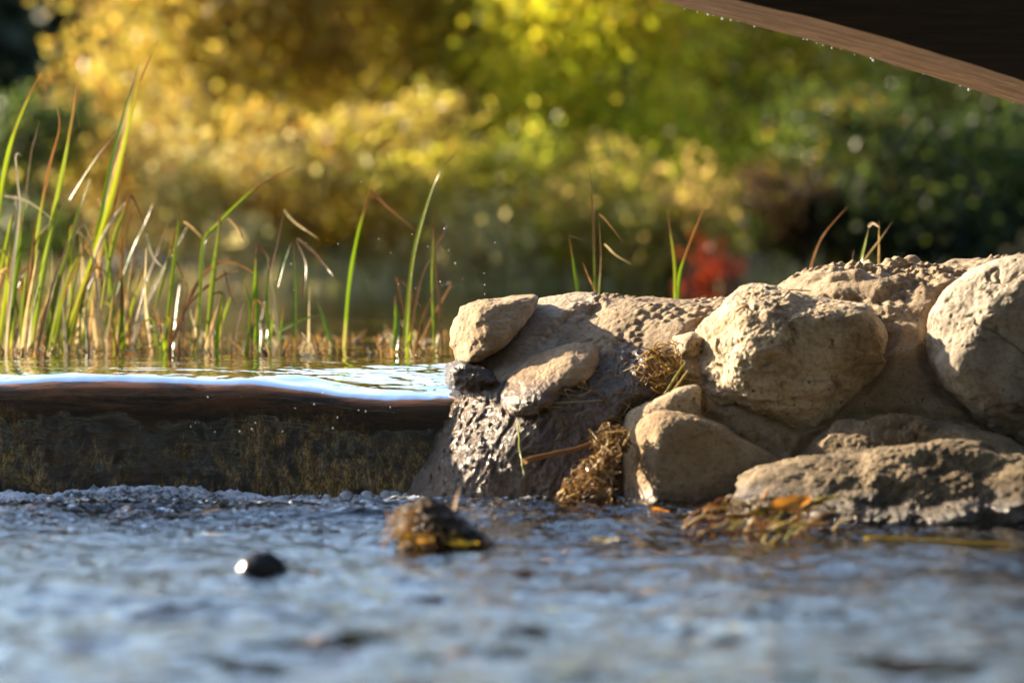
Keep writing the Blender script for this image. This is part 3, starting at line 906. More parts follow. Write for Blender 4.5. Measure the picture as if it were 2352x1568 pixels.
TUFTS = [
    ('reed_tuft', 'leftmost tall green reed tuft with a brown pointed blade at the picture edge', 9.45, [
        (Z1((-60, 1500), (-20, 950), (30, 620), (100, 410), (185, 232)), 17, 'g'),
        (Z1((20, 1490), (60, 1100), (88, 850), (72, 640), (80, 598), (98, 612)), 12, 's'),
        (Z1((5, 1490), (60, 1150), (112, 800), (140, 600), (160, 520), (178, 450)), 11, 'b'),
        (Z1((-30, 1490), (-5, 1200), (40, 950), (65, 860)), 15, 'G'),
        (Z1((-25, 1300), (0, 1150), (30, 1110)), 14, 's'),
        (Z1((30, 1490), (70, 1180), (90, 1000), (95, 880)), 17, 'G'),
        (Z1((-10, 1480), (20, 1250), (45, 1000)), 17, 'G')]),
    ('reed_tuft', 'wide green reed tuft with dark brown tips, second from the picture edge', 9.5, [
        (Z1((95, 1485), (140, 1150), (180, 870), (222, 650), (266, 480), (250, 370)), 16, 'b'),
        (Z1((95, 1480), (180, 1150), (235, 880), (290, 620), (330, 400), (350, 255)), 21, 'g'),
        (Z1((150, 1490), (230, 1000), (290, 850), (420, 640), (520, 510)), 13, 'g'),
        (Z1((60, 1490), (130, 1200), (160, 1000), (225, 910)), 22, 's'),
        (Z1((140, 1450), (180, 1200), (220, 1000), (240, 800)), 20, 'G'),
        (Z1((20, 790), (110, 810), (180, 850), (240, 900)), 9, 's'),
        (Z1((110, 1490), (125, 1300), (150, 1050), (155, 870)), 16, 'n'),
        (Z1((70, 1220), (120, 1120), (180, 1150), (220, 1270)), 8, 'n'),
        (Z1((100, 1490), (110, 1250), (130, 1080)), 20, 'G')]),
    ('reed_tuft', 'tallest reed tuft, its long green blade ending in a forked brown tip', 9.55, [
        (Z1((280, 1490), (400, 1130), (470, 900), (525, 700), (590, 420), (635, 260), (715, 85)), 20, 'g'),
        (Z1((320, 1480), (430, 1020), (500, 660), (560, 420), (598, 300), (630, 185)), 17, 'g'),
        (Z1((360, 1490), (440, 1150), (500, 880), (545, 700), (566, 620)), 15, 'b'),
        (Z1((400, 1420), (455, 1000), (500, 740), (545, 560), (580, 400)), 14, 's'),
        (Z1((200, 1490), (260, 1200), (320, 1000), (360, 840), (405, 710)), 15, 'G'),
        (Z1((420, 1080), (470, 960), (540, 850), (570, 820)), 12, 's'),
        (Z1((380, 1010), (430, 1090), (458, 1180), (445, 1320)), 9, 'n'),
        (Z1((210, 1490), (280, 1250), (350, 1080), (460, 950)), 16, 'G'),
        (Z1((440, 800), (470, 870), (490, 940)), 11, 's')]),
    ('reed_tuft', 'leaning green reed tuft crossed by a bent brown blade, beside the tallest reeds', 9.6, [
        (Z1((460, 1440), (520, 1230), (600, 1020), (650, 920), (688, 830)), 17, 'g'),
        (Z1((510, 1400), (495, 1150), (470, 960), (440, 810)), 16, 'G'),
        (Z1((450, 1330), (510, 1000), (560, 860), (590, 790), (630, 870), (660, 960)), 11, 'b'),
        (Z1((270, 1490), (370, 1250), (470, 1060), (510, 1000)), 13, 'b'),
        (Z1((300, 1440), (315, 1300), (335, 1150)), 17, 's'),
        (Z1((590, 1440), (650, 1200), (700, 1060), (770, 880)), 9, 's')]),
    ('reed_tuft', 'thin upright tuft of straw and narrow green blades in shallow water', 9.5, [
        (Z1((680, 1490), (655, 1250), (660, 980)), 10, 's'),
        (Z1((745, 1440), (780, 1150), (800, 960), (808, 865)), 15, 'G'),
        (Z1((690, 1340), (760, 1080), (790, 950), (825, 910)), 10, 'b'),
        (Z1((660, 960), (690, 1060), (750, 1130)), 9, 's'),
        (Z1((760, 1000), (800, 1100), (850, 1210)), 8, 'n'),
        (Z1((575, 1460), (560, 1360), (565, 1230)), 10, 's')]),
    ('reed_tuft', 'reed with one long blade bent over to a drooping brown point', 9.5, [
        (Z1((890, 1490), (905, 1200), (918, 1000), (980, 920), (1100, 800), (1200, 720), (1335, 655)), 14, 'g'),
        (Z1((930, 1440), (960, 1150), (985, 950), (988, 845)), 16, 'g'),
        (Z1((830, 905), (870, 935), (920, 990)), 9, 's'),
        (Z1((1025, 890), (1070, 940), (1105, 1005)), 10, 's')]),
    ('reed_tuft', 'dry brown arching reed blades bowed low over the stubble', 9.45, [
        (Z1((760, 1490), (850, 1280), (1000, 1150), (1080, 1130)), 12, 'n'),
        (Z1((770, 1440), (880, 1200), (990, 1090), (1100, 1110), (1180, 1170)), 11, 'n'),
        (Z1((1010, 1120), (1040, 1230), (1070, 1300)), 8, 'n')]),
    ('reed_tuft', 'broken reed tuft with green stubs and withered blades hanging down', 9.5, [
        (Z1((1155, 1480), (1150, 1250), (1155, 1010)), 20, 'G'),
        (Z1((1155, 1010), (1190, 1040), (1225, 1110)), 12, 'n'),
        (Z1((1220, 1490), (1205, 1200), (1250, 1000), (1280, 850)), 11, 'b'),
        (Z1((1280, 850), (1330, 910), (1430, 980)), 10, 's'),
        (Z1((1260, 1490), (1225, 1200), (1200, 1050)), 14, 's'),
        (Z1((1330, 1490), (1330, 1200), (1320, 1000)), 16, 'G'),
        (Z1((1360, 1250), (1375, 1100), (1330, 980)), 8, 'n'),
        (Z1((1250, 1200), (1275, 1100), (1310, 1000)), 15, 'G'),
        (Z1((1120, 1440), (1130, 1300), (1100, 1180)), 12, 'G'),
        (Z1((1340, 980), (1410, 1040), (1470, 1110), (1500, 1150)), 10, 'n'),
        (Z1((1250, 1400), (1350, 1350), (1460, 1320)), 10, 'G')]),
    ('reed_tuft', 'thin lone reed snapped near its top, in front of the orange bush', 9.7, [
        (Z2((395, 1420), (430, 1000), (480, 700), (530, 500), (580, 320)), 13, 'g'),
        (Z2((580, 320), (700, 440), (900, 610)), 9, 'n'),
        (Z2((320, 1420), (260, 1230), (190, 1050)), 12, 'G')]),
    ('reed_tuft', 'bright reed tuft beside the wall end with a pale curved tip', 9.5, [
        (Z2((815, 1440), (850, 1050), (890, 750), (960, 480), (1050, 230), (1175, 70)), 16, 'G'),
        (Z2((1030, 1430), (1015, 1000), (1020, 740), (1025, 565)), 11, 'g'),
        (Z2((1085, 1430), (1060, 1050), (1035, 760), (1090, 640), (1105, 570), (1060, 510)), 9, 'n'),
        (Z2((845, 1430), (900, 1100), (950, 900), (1000, 800)), 10, 'n'),
        (Z2((755, 1440), (765, 1250), (755, 1050)), 20, 'G'),
        (Z2((820, 1200), (775, 960), (765, 930), (850, 1010), (1000, 1240)), 9, 'n')]),
    ('reed_tuft', 'straight brown topped reeds rising behind the low flat of the wall', 9.3, [
        (Z7((165, 980), (150, 650), (125, 470), (98, 310)), 13, 'g'),
        (Z7((98, 310), (200, 350), (360, 450)), 5, 'n'),
        (Z7((262, 980), (255, 660), (250, 400), (240, 100), (215, -140)), 10, 'b'),
        (Z7((270, 980), (275, 660), (290, 430), (275, 180)), 13, 'b'),
        (Z7((280, 180), (330, 230), (430, 360)), 5, 'n'),
        (Z7((310, 360), (380, 430), (490, 490)), 8, 's'),
        (Z7((255, 650), (210, 550), (180, 470)), 6, 'n')]),
    ('reed_tuft', 'two bladed reed spread in a V behind the dip of the wall', 9.3, [
        (Z7((740, 980), (740, 720), (738, 500), (710, 280), (688, 135)), 13, 'g'),
        (Z7((752, 980), (760, 600), (800, 430), (860, 270), (910, 145)), 12, 'b'),
        (Z7((735, 980), (735, 760), (748, 600)), 18, 'G')]),
    ('reed_tuft', 'single slanting brown reed behind the big pitted boulder', 9.3, [
        (Z7((1480, 900), (1545, 545), (1600, 370), (1660, 270), (1780, 135)), 10, 'n')]),
    ('reed_tuft', 'short olive reed folded over at its pale top, behind the gritty crest', 9.3, [
        (Z7((1830, 800), (1860, 490), (1885, 370), (1912, 250)), 15, 'G'),
        (Z7((1905, 255), (1935, 236), (1975, 262)), 11, 's'),
        (Z7((1972, 800), (1970, 480), (1970, 350), (1970, 220)), 7, 's'),
        (Z7((1870, 520), (1890, 450), (1980, 330), (2055, 220)), 7, 's'),
        (Z7((1805, 800), (1810, 490), (1820, 390)), 6, 'n')]),
]
seed = 1000
tuft_obs = []
for name, label, d, bl in TUFTS:
    b0 = P(bl[0][0][0][0], 0, d)
    e = empty(name, (b0[0], d, 0.0), label, 'reeds', 'reeds standing in the pond')
    for pts, w, kd in bl:
        seed += 7
        blade(pts, w, kd, d + random.uniform(-0.12, 0.12), e, seed)
    tuft_obs.append((e, d))
# more blades crowding the foot of the dense tufts
rr = random.Random(4)
for k in range(110):
    ti = rr.choice([0, 0, 1, 1, 1, 2, 2, 2, 3, 3, 4, 5, 6, 7, 7, 9])
    e, d = tuft_obs[ti]
    bx = e.location.x * F / d + 1176 + rr.gauss(20, 34)
    hgt = rr.uniform(80, 330) * (1.0 if ti < 4 else 0.5)
    ln = rr.gauss(0.10, 0.17) * hgt
    dd = d + rr.uniform(-0.25, 0.3)
    by = 500 + F * CAMZ / dd + 6
    pts = [(bx, by), (bx + ln * 0.35, by - hgt * 0.45), (bx + ln, by - hgt)]
    if rr.random() < 0.3:
        pts.append((bx + ln + rr.choice([-1, 1]) * rr.uniform(20, 60), by - hgt + rr.uniform(-5, 50)))
    blade(pts, rr.uniform(6, 15), rr.choice(['G', 'g', 'g', 's', 's', 's', 'n', 'n', 'b']), dd, e, 5000 + k, 22)

# dead stubble along the reeds' feet
j = Join()
for k in range(1700):
    dd = rr.uniform(9.15, 10.6)
    x0 = rr.uniform(-1.3, -0.09) if k < 1500 else rr.uniform(-0.1, 1.3)
    if math.sin(x0 * 23) + math.sin(x0 * 61 + 1) + rr.uniform(-1.2, 1.2) < -0.6: continue
    L_ = rr.uniform(0.008, 0.038) * (1.5 if rr.random() < 0.12 else 1)
    a_ = rr.gauss(0, 0.55)
    if rr.random() < 0.25: a_ = rr.choice([-1, 1]) * rr.uniform(1.1, 1.5)
    p0 = np.array([x0, dd, -0.01])
    dr = np.array([math.sin(a_), rr.uniform(-0.4, 0.4), abs(math.cos(a_)) + 0.05])
    pm = p0 + dr * L_ * 0.5
    p1 = p0 + dr * L_ + np.array([rr.uniform(-0.01, 0.01), 0, rr.uniform(-0.008, 0.003)])
    w = rr.uniform(0.0025, 0.007)
    sd = np.array([math.cos(a_), rr.uniform(-0.6, 0.6), -math.sin(a_)]) * w * 0.5
    nrm = np.array([0.2, -1, 0.2]) * w * 0.3
    v = np.array([p0 - sd, p0 + nrm, p0 + sd, pm - sd, pm + nrm, pm + sd, p1 - sd * .5, p1 + nrm, p1 + sd * .5])
    c = np.array(rr.choice([(0.42, 0.25, 0.09), (0.52, 0.40, 0.24), (0.28, 0.14, 0.05), (0.16, 0.09, 0.04), (0.55, 0.45, 0.31), (0.46, 0.25, 0.07), (0.12, 0.07, 0.035), (0.10, 0.06, 0.03)])) * rr.uniform(0.6, 1.15)
    j.add(v, grid_faces(3, 3), c)
tag(j.build('stubble', M['straw']), 'broken straw stubble and litter at the foot of the reeds', 'stubble', kind='stuff')

# ------------------------------------------------------------------ far bank: trees, shrubs, grass
def leaves(centres, sizes, cols, flat=0.0):
    n = len(centres)
    a = RNG.normal(size=(n, 3)); a /= np.linalg.norm(a, axis=1)[:, None]
    b = RNG.normal(size=(n, 3)); b -= (a * b).sum(1)[:, None] * a; b /= np.linalg.norm(b, axis=1)[:, None]
    c = np.cross(a, b)
    s = sizes[:, None]
    v = np.stack([centres - a * s * .5, centres + b * s * .3 + c * s * .08, centres + a * s * .5, centres - b * s * .3 + c * s * .08], 1).reshape(-1, 3)
    i = np.arange(n)[:, None] * 4
    f = np.concatenate([i + np.array([0, 1, 2]), i + np.array([0, 2, 3])], 0)
    return v, f, np.repeat(cols, 4, 0)


def tree(name, label, cat, x, y, h, rad, cols, n, size, ground=0.1, low=0.0, trunk_r=0.06, group=None, mat='leaf', clumps=70, spread=0.17, weights=None):
    n = int(n * 1.6)
    e = empty(name, (x, y, land(x, y) - 0.03), label, cat, group)
    rg = np.random.default_rng(int(abs(x * 1000) + y * 77))
    # clump centres fill an uneven crown
    cz = low + (1 - low) * rg.random(clumps) ** 0.9
    prof = np.sqrt(np.clip(1 - (np.abs(cz - 0.5) / 0.56) ** 2.4, 0.05, 1))
    an = rg.uniform(0, 2 * np.pi, clumps)
    rr_ = rad * prof * np.sqrt(rg.random(clumps)) * rg.uniform(0.75, 1.15, clumps)
    cc = np.stack([rr_ * np.cos(an), rr_ * np.sin(an), cz * h], 1)
    which = rg.integers(0, clumps, n)
    pos = cc[which] + rg.normal(size=(n, 3)) * spread * np.array([1, 1, 0.8]) * rg.uniform(0.6, 1.3, clumps)[which][:, None]
    pos[:, 2] = np.maximum(pos[:, 2], 0.02)
    pal = np.array(cols)
    pw = np.array(weights) / sum(weights) if weights else None
    ck = rg.choice(len(pal), clumps, p=pw)
    lk = np.where(rg.random(n) < 0.7, ck[which], rg.choice(len(pal), n, p=pw))
    col = pal[lk] * rg.uniform(0.7, 1.05, (n, 1))
    v, f, c = leaves(pos, rg.uniform(0.7, 1.3, n) * size * 0.8, col)
    mesh_np('crown', v, f, M[mat], e, False, colors=np.clip(c, 0.003, 1))
    j = Join()
    tp = spline([(0, 0, -0.2), (rg.normal() * .05, 0, h * .3), (rg.normal() * .1, rg.normal() * .1, h * .65), (rg.normal() * .1, rg.normal() * .1, h * 0.95)], 14)
    j.add(*tube(tp, np.linspace(trunk_r, trunk_r * .2, 14), 8))
    for k in range(0, clumps, 3):
        t0 = tp[min(13, max(2, int(cz[k] * 11)))]
        m_ = (t0 + cc[k]) / 2 + np.array([0, 0, 0.04])
        j.add(*tube(spline([t0, m_, cc[k]], 6), np.linspace(trunk_r * .3, trunk_r * .07, 6), 5))
    j.build('trunk', M['bark'], e)
    return e


GOLD = [(0.36, 0.245, 0.045), (0.38, 0.29, 0.055), (0.35, 0.20, 0.04), (0.32, 0.28, 0.055), (0.24, 0.17, 0.055)]
YELG = [(0.44, 0.38, 0.045), (0.38, 0.36, 0.04), (0.47, 0.38, 0.05), (0.29, 0.29, 0.04), (0.34, 0.24, 0.07)]
LIME = [(0.54, 0.53, 0.03), (0.64, 0.55, 0.04), (0.38, 0.43, 0.03), (0.22, 0.28, 0.02), (0.58, 0.38, 0.05)]
GRN = [(0.20, 0.24, 0.02), (0.30, 0.31, 0.02), (0.10, 0.13, 0.015), (0.42, 0.38, 0.03), (0.34, 0.19, 0.03)]
DGRN = [(0.045, 0.07, 0.018), (0.06, 0.09, 0.02), (0.10, 0.13, 0.02), (0.035, 0.05, 0.02), (0.24, 0.17, 0.03)]
CON = [(0.018, 0.030, 0.014), (0.025, 0.04, 0.016), (0.014, 0.022, 0.012)]


def TX(X, y): return (X - 1176) * y / F


GT = 'autumn trees on the far bank'
tree('tree', 'golden orange tree glowing beyond the tall left-hand reeds', 'tree', TX(500, 21.0), 21.0, 1.95, 0.66, GOLD, 13000, 0.065, group=GT)
tree('tree', 'yellow gold tree behind the bent reed, beside a dim trunk', 'tree', TX(790, 21.6), 22.0, 2.0, 0.85, GOLD[1:4] + YELG[:3], 13000, 0.065, group=GT)
tree('tree', 'olive yellow tree in the middle beyond the wall end', 'tree', TX(1130, 21.5), 21.5, 2.0, 0.72, YELG, 11000, 0.06, group=GT)
tree('tree', 'bright yellow-green tree standing above the low flat of the wall', 'tree', TX(1400, 20.6), 20.6, 1.9, 0.62, LIME, 9500, 0.065, group=GT)
tree('tree', 'green tree flecked with ochre beyond the V-shaped reed', 'tree', TX(1680, 21.8), 21.8, 2.0, 0.72, GRN, 9500, 0.06, group=GT)
tree('tree', 'dark green tree with scattered ochre leaves beyond the big boulder', 'tree', TX(1960, 22.5), 22.5, 2.0, 0.8, DGRN, 8500, 0.06, group=GT)
tree('tree', 'deep green shaded tree below the end of the wooden beam', 'tree', TX(2330, 23.5), 23.5, 2.05, 0.95, DGRN[:4], 9000, 0.06, group=GT)
GS = 'shrubs at the far waterline'
tree('shrub', 'reddish brown shrub low on the bank behind the snapped reed', 'shrub', TX(800, 19.2), 19.2, 0.62, 0.24, [(0.16, 0.06, 0.025), (0.24, 0.10, 0.03), (0.45, 0.33, 0.03)], 1300, 0.05, 0.05, 0.1, 0.015, GS, clumps=18, spread=0.07)
tree('shrub', 'yellow leafed shrub low on the bank beside the reddish brown one', 'shrub', TX(690, 19.4), 19.4, 0.5, 0.25, [(0.5, 0.40, 0.02), (0.36, 0.33, 0.03)], 1200, 0.05, 0.05, 0.1, 0.015, GS, clumps=18, spread=0.07)
tree('shrub', 'small scarlet shrub glowing above the dip in the wall', 'shrub', TX(1625, 18.35), 18.25, 0.38, 0.10, [(0.50, 0.09, 0.03), (0.44, 0.06, 0.025), (0.32, 0.10, 0.04)], 330, 0.045, 0.05, 0.1, 0.01, GS, clumps=10, spread=0.045)
tree('shrub', 'light green shrub low on the bank behind the wall end', 'shrub', TX(1200, 19.3), 19.3, 0.62, 0.32, [(0.25, 0.28, 0.03), (0.36, 0.33, 0.05), (0.16, 0.2, 0.03)], 1700, 0.05, 0.05, 0.1, 0.015, GS, clumps=22, spread=0.08)
tree('shrub', 'dark brown shrub behind the scarlet one', 'shrub', TX(1790, 19.6), 19.0, 0.5, 0.25, [(0.05, 0.03, 0.02), (0.08, 0.05, 0.02)], 1300, 0.05, 0.05, 0.1, 0.015, GS, clumps=18, spread=0.07)


BRN = [(0.34, 0.24, 0.08), (0.42, 0.31, 0.09), (0.46, 0.39, 0.11), (0.22, 0.15, 0.05)]
TAN = [(0.46, 0.38, 0.19), (0.40, 0.35, 0.14), (0.50, 0.42, 0.22)]
for X, y, h, rad, pal, lb in [
    (60, 19.0, 0.75, 0.42, DGRN[:4], 'dark green shrub on the far shore at the picture edge'),
    (330, 19.3, 0.8, 0.40, GOLD[2:] + BRN, 'brownish gold shrub behind the dark grey shore rock'),
    (560, 18.8, 0.75, 0.36, GOLD[:4] + TAN, 'soft gold shrub behind the long bent reed'),
    (940, 19.0, 0.8, 0.36, BRN + YELG[:2], 'brown and olive shrub behind the bright reed tuft'),
    (1080, 18.7, 0.42, 0.26, TAN, 'tan dried shrub just beyond the nose of the wall'),
    (1370, 18.9, 0.75, 0.36, YELG[1:] + BRN[:2], 'olive shrub behind the straight brown topped reeds'),
    (1530, 18.8, 0.5, 0.28, BRN + GRN[:2], 'brown green shrub left of the scarlet one'),
    (1930, 19.1, 0.8, 0.40, DGRN, 'dark green shrub behind the slanting brown reed'),
    (2130, 19.0, 0.8, 0.40, DGRN[:4] + CON, 'blackish green shrub behind the gritty crest'),
    (2360, 19.2, 0.8, 0.42, DGRN[:4], 'dark green shrub beyond the tall grey boulder')]:
    tree('shrub', lb, 'shrub', TX(X, y), y, h, rad, pal, 2600, 0.055, 0.02, 0.0, 0.015, GS, clumps=26, spread=0.09)


def conifer(X, y, h, rad, label):
    x = TX(X, y)
    gz_ = land(x, y) - 0.05
    e = empty('conifer', (x, y, gz_), label, 'tree', 'dark conifers behind the autumn trees')
    rg = np.random.default_rng(int(X) + 5000)
    n = 5200
    t_ = rg.random(n) ** 0.8
    a_ = rg.uniform(0, 2 * np.pi, n)
    tier = 0.8 + 0.2 * np.sin(t_ * 60 + 0.8 * np.sin(a_ * 3))
    r_ = rad * (1.03 - t_) * np.sqrt(rg.random(n)) * tier
    pos = np.stack([r_ * np.cos(a_), r_ * np.sin(a_), 0.02 * h + t_ * h * 0.98 - 0.25 * r_], 1)
    v, f, c = leaves(pos, rg.uniform(0.16, 0.34, n), np.array(CON)[rg.integers(0, 3, n)])
    mesh_np('crown', v, f, M['needle'], e, False, colors=c)
    vv, ff = tube([(0, 0, -0.3), (0, 0, h * 0.5), (0, 0, h * 0.97)], [0.16, 0.1, 0.02], 8)
    mesh_np('trunk', vv, ff, M['bark'], e)


for X, y, h, rad, lb in [
    (-420, 30, 6.4, 1.7, 'dark conifer far off to the left, outermost of the row'), (-120, 31, 6.8, 1.7, 'dark conifer at the picture edge behind the leftmost reeds'),
    (160, 33, 7.0, 1.8, 'tall dark conifer just left of the golden tree'), (520, 36, 7.2, 1.9, 'dark conifer hidden behind the golden orange tree'),
    (880, 37, 7.2, 1.9, 'dark conifer hidden behind the yellow gold tree'), (1200, 36, 7.0, 1.9, 'dark conifer behind the olive yellow tree'),
    (1520, 35, 7.0, 1.9, 'dark conifer behind the bright yellow-green tree'), (1820, 33, 6.8, 1.8, 'dark conifer behind the ochre flecked green tree'),
    (2120, 31, 6.6, 1.8, 'dark conifer in the gap beyond the gritty crest'), (2400, 30, 6.6, 1.8, 'dark conifer beyond the beam end at the picture edge'),
    (2720, 30, 6.4, 1.8, 'dark conifer far off to the right, outermost of the row')]:
    conifer(X, y, h * 0.42, rad * 0.75, lb)

# unseen foliage added behind the viewer to block sky fill and bounce warm light
rg = np.random.default_rng(99)
n = 34000
px_ = rg.uniform(-16, 16, n); hh = rg.random(n) ** 0.8 * (9.5 + 2.4 * vnoise(np.c_[px_ * 0.6, 0 * px_, 0 * px_], 91))
py_ = -4.6 - 2.2 * rg.random(n) + 0.9 * vnoise(np.c_[px_ * 0.5, hh * 0.5, 0 * px_], 92)
v, f, c = leaves(np.c_[px_, py_, 0.5 + hh], rg.uniform(0.22, 0.40, n), np.array(GOLD[3:] + BRN + GRN[:3] + DGRN[:3])[rg.integers(0, 12, n)] * rg.uniform(.6, 0.9, (n, 1)))
# ... and unseen leaves added along both sides to block sky fill
lx = np.where(rg.random(n) < 0.5, -9.5, 6.5); ly = rg.uniform(-6, 4.5, n)
lh = rg.random(n) ** 0.8 * (7.0 + 2.0 * vnoise(np.c_[ly * 0.6, lx, 0 * lx], 93))
lc = np.c_[lx + np.sign(lx) * 2.5 * rg.random(n) - np.sign(lx) * 0.2 * ly, ly, 0.4 + lh]
v2, f2, c2 = leaves(lc, rg.uniform(0.22, 0.40, n), np.array(GRN[:3] + DGRN + BRN[:2])[rg.integers(0, 10, n)] * rg.uniform(.6, 0.9, (n, 1)))
f = np.r_[f, f2 + len(v)]; v = np.r_[v, v2]; c = np.r_[c, c2]
tag(mesh_np('unseen_woods', v, f, M['leaf'], None, False, colors=c), 'unseen autumn foliage added around the viewer to block sky fill', 'unseen_woods', kind='stuff')

# pale bank grass (uncountable)
j = Join()
for k in range(7000):
    X = rr.uniform(-250, 2600)
    y = rr.uniform(17.9, 18.7)
    x = TX(X, y)
    dens = 1.2 * math.exp(-((X - 850) / 330) ** 2) + 0.6 * math.exp(-((X - 1660) / 120) ** 2) + 0.28
    if rr.random() > dens or abs(X - 1625) < 85: continue
    hgt = rr.uniform(0.06, 0.26)
    p0 = np.array([x, y, land(x, y) - 0.01])
    lean = np.array([rr.gauss(0, .3), rr.gauss(0, .3), 1]) * hgt
    s_ = np.array([0.009, rr.uniform(-.006, .006), 0])
    v = np.array([p0 - s_, p0 + s_, p0 + lean * .6 + s_ * .7, p0 + lean * .6 - s_ * .7, p0 + lean * 1.0 + s_ * .1 + np.array([0, 0, -.02]), p0 + lean - s_ * .1])
    f = np.array([[0, 1, 2, 3], [3, 2, 4, 5]])
    j.add(v, f, np.array(rr.choice([(0.40, 0.33, 0.15), (0.32, 0.27, 0.10), (0.25, 0.26, 0.06), (0.46, 0.36, 0.20)])) * rr.uniform(.7, 1.1))
tag(j.build('bank_grass', M['straw'], None, False), 'pale dry grass along the far waterline', 'grass', kind='stuff')
sr = rock('shore_rock', [(180, 660), (200, 600), (300, 575), (420, 585), (500, 612), (520, 670), (400, 700), (250, 700)], 18.6, 0.3, 0.3, M['ledge'], None, 2.4, amp=0.04, freq=3, seed=401, sub=6)
tag(sr, 'dark grey rock on the far shore behind the leaning reeds', 'rock')

# ------------------------------------------------------------------ things in the stream
bs = rock('stone', [(538, 1308), (554, 1283), (583, 1264), (618, 1262), (650, 1280), (670, 1312), (668, 1345), (600, 1360), (545, 1345)], 6.33, 0.035, 0.035, M['black_stone'], None, 2.3, amp=0.002, freq=20, seed=501, sub=6)
tag(bs, 'small round black wet stone sticking out of the near water', 'stone')
mc = empty('mud_clump', tuple(P(1010, 1250, 6.95)), 'dark clod of mud and roots with a yellow grass stub, standing in the water', 'mud clump')
mud = rock('mud', [(908, 1225), (912, 1180), (930, 1158), (985, 1155), (1030, 1178), (1075, 1205), (1125, 1240), (1135, 1262), (1080, 1285), (960, 1285), (912, 1262)], 6.95, 0.06, 0.07, M['mud'], mc, 2.3, amp=0.010, freq=30, seed=511, sub=6, ridge=0.006, grit=0.006)
j = Join()
for k in range(85):
    a_ = rr.uniform(0, 6.28)
    X = rr.choice([rr.gauss(935, 25), rr.uniform(900, 1130)]); Y = rr.uniform(1165, 1250) if X < 960 else rr.uniform(1225, 1262)
    c0 = P(X, Y, 6.885 + rr.uniform(-.01, .01))
    b_ = RNG.normal(size=3) * np.array([0.012, .005, .009])
    v, f = tube(spline([c0 - b_, c0 + RNG.normal(size=3) * .004, c0 + b_], 5), [rr.uniform(0.0006, .0016)] * 5, 4)
    j.add(v, f, np.array(rr.choice([(0.42, 0.24, 0.05), (0.5, 0.33, 0.08), (0.3, 0.15, 0.04), (0.15, 0.08, 0.03)])))
o = j.build('root_fibres', M['straw'])
o.data.transform(__import__('mathutils').Matrix.Translation(-mc.location)); o.parent = mc; o['kind'] = 'stuff'
blade([(1022, 1215), (1042, 1165), (1056, 1118)], 24, 's', 6.95, mc, 77, 12).name = 'grass_stub'


def leaf_obj(name, label, X, Y, d, length, width, col, rz=0.0, pitch=0.2, roll=0.2, curl=0.3, cat='leaf', lift=0.004, group=None):
    p0 = P(X, Y, d)
    n, m = 12, 7
    u = np.linspace(-0.5, 0.5, n); w = np.linspace(-1, 1, m)
    U, W = np.meshgrid(u, w, indexing='ij')
    half = width * 0.5 * np.sqrt(np.clip(1 - (2 * np.abs(U)) ** 2.2, 0.004, 1)) * (1 + 0.15 * np.sin(U * 19))
    x = U * length; y = W * half
    z = curl * length * (U ** 2) + 0.35 * np.abs(W) * half + 0.04 * length * np.sin(U * 9 + W * 2)
    v = np.stack([x.ravel(), y.ravel(), z.ravel()], 1)
    no = fbm(v * 90 + X, 3, int(X))
    c = np.array(col) * (1 + 0.35 * no[:, None])
    vein = np.exp(-(np.abs(W.ravel()) / 0.12) ** 2)[:, None]
    c = c * (1 - 0.35 * vein)
    o = mesh_np(name, v, grid_faces(n, m), M['straw'], None, True, colors=np.clip(c, .004, 1), loc=(p0[0], p0[1], p0[2] + lift))
    o.rotation_euler = (roll, pitch, rz)
    return tag(o, label, cat, group)


def strand(name, label, pts, d, r, mat, col, cat, depths=None):
    w3 = np.array([P(X, Y, d + (depths[i] if depths else 0)) for i, (X, Y) in enumerate(pts)])
    path = spline(w3, 24)
    path += 0.0012 * np.stack([fbm(path * 60, 2, 5 + k) for k in range(3)], 1)
    v, f = tube(path, np.linspace(r, r * 0.55, 24), 6)
    c0 = path[0]
    o = mesh_np(name, v - c0, f, mat, None, True, colors=np.tile(col, (len(v), 1)), loc=tuple(c0))
    return tag(o, label, cat)


leaf_obj('leaf', 'yellow leaf floating under the mud clod', 1060, 1256, 6.85, 0.055, 0.014, (0.55, 0.36, 0.02), 0.15, 0, 0.5)
leaf_obj('leaf', 'amber leaf pressed against the sunlit foot of the mud clod', 955, 1243, 6.84, 0.06, 0.02, (0.50, 0.24, 0.03), -0.2, 0.15, 0.7)
leaf_obj('leaf', 'short orange brown leaf lying on the water before the tan loose rock', 1525, 1188, 7.6, 0.06, 0.018, (0.55, 0.22, 0.04), 0.0, 0.42, 0.9)
leaf_obj('leaf', 'curled orange leaf on top of the litter at the ledge rock', 1815, 1165, 7.2, 0.075, 0.03, (0.48, 0.20, 0.03), 0.0, -0.18, 0.9, 0.5)
leaf_obj('leaf', 'dark red leaf at the tip of the litter heap', 1462, 1180, 7.7, 0.03, 0.016, (0.18, 0.02, 0.012), 0.2, 0.2, 0.8)
leaf_obj('leaf', 'pale leaf floating alone in front of the tan loose rock', 1385, 1247, 6.95, 0.05, 0.018, (0.55, 0.45, 0.28), 0.1, 0.0, 0.4)
leaf_obj('leaf', 'reddish leaf floating close to the foam at the picture edge', 62, 1163, 7.85, 0.03, 0.014, (0.22, 0.07, 0.03), 0.0, 0.1, 0.6)
leaf_obj('leaf', 'dark upturned leaf floating before the weir', 246, 1166, 7.82, 0.025, 0.015, (0.06, 0.035, 0.025), 0.4, 0.5, 0.9)
leaf_obj('leaf', 'dark brown leaf drifting in the blurred near water', 1203, 1332, 6.25, 0.04, 0.018, (0.06, 0.03, 0.015), 0.2, 0.0, 0.5)
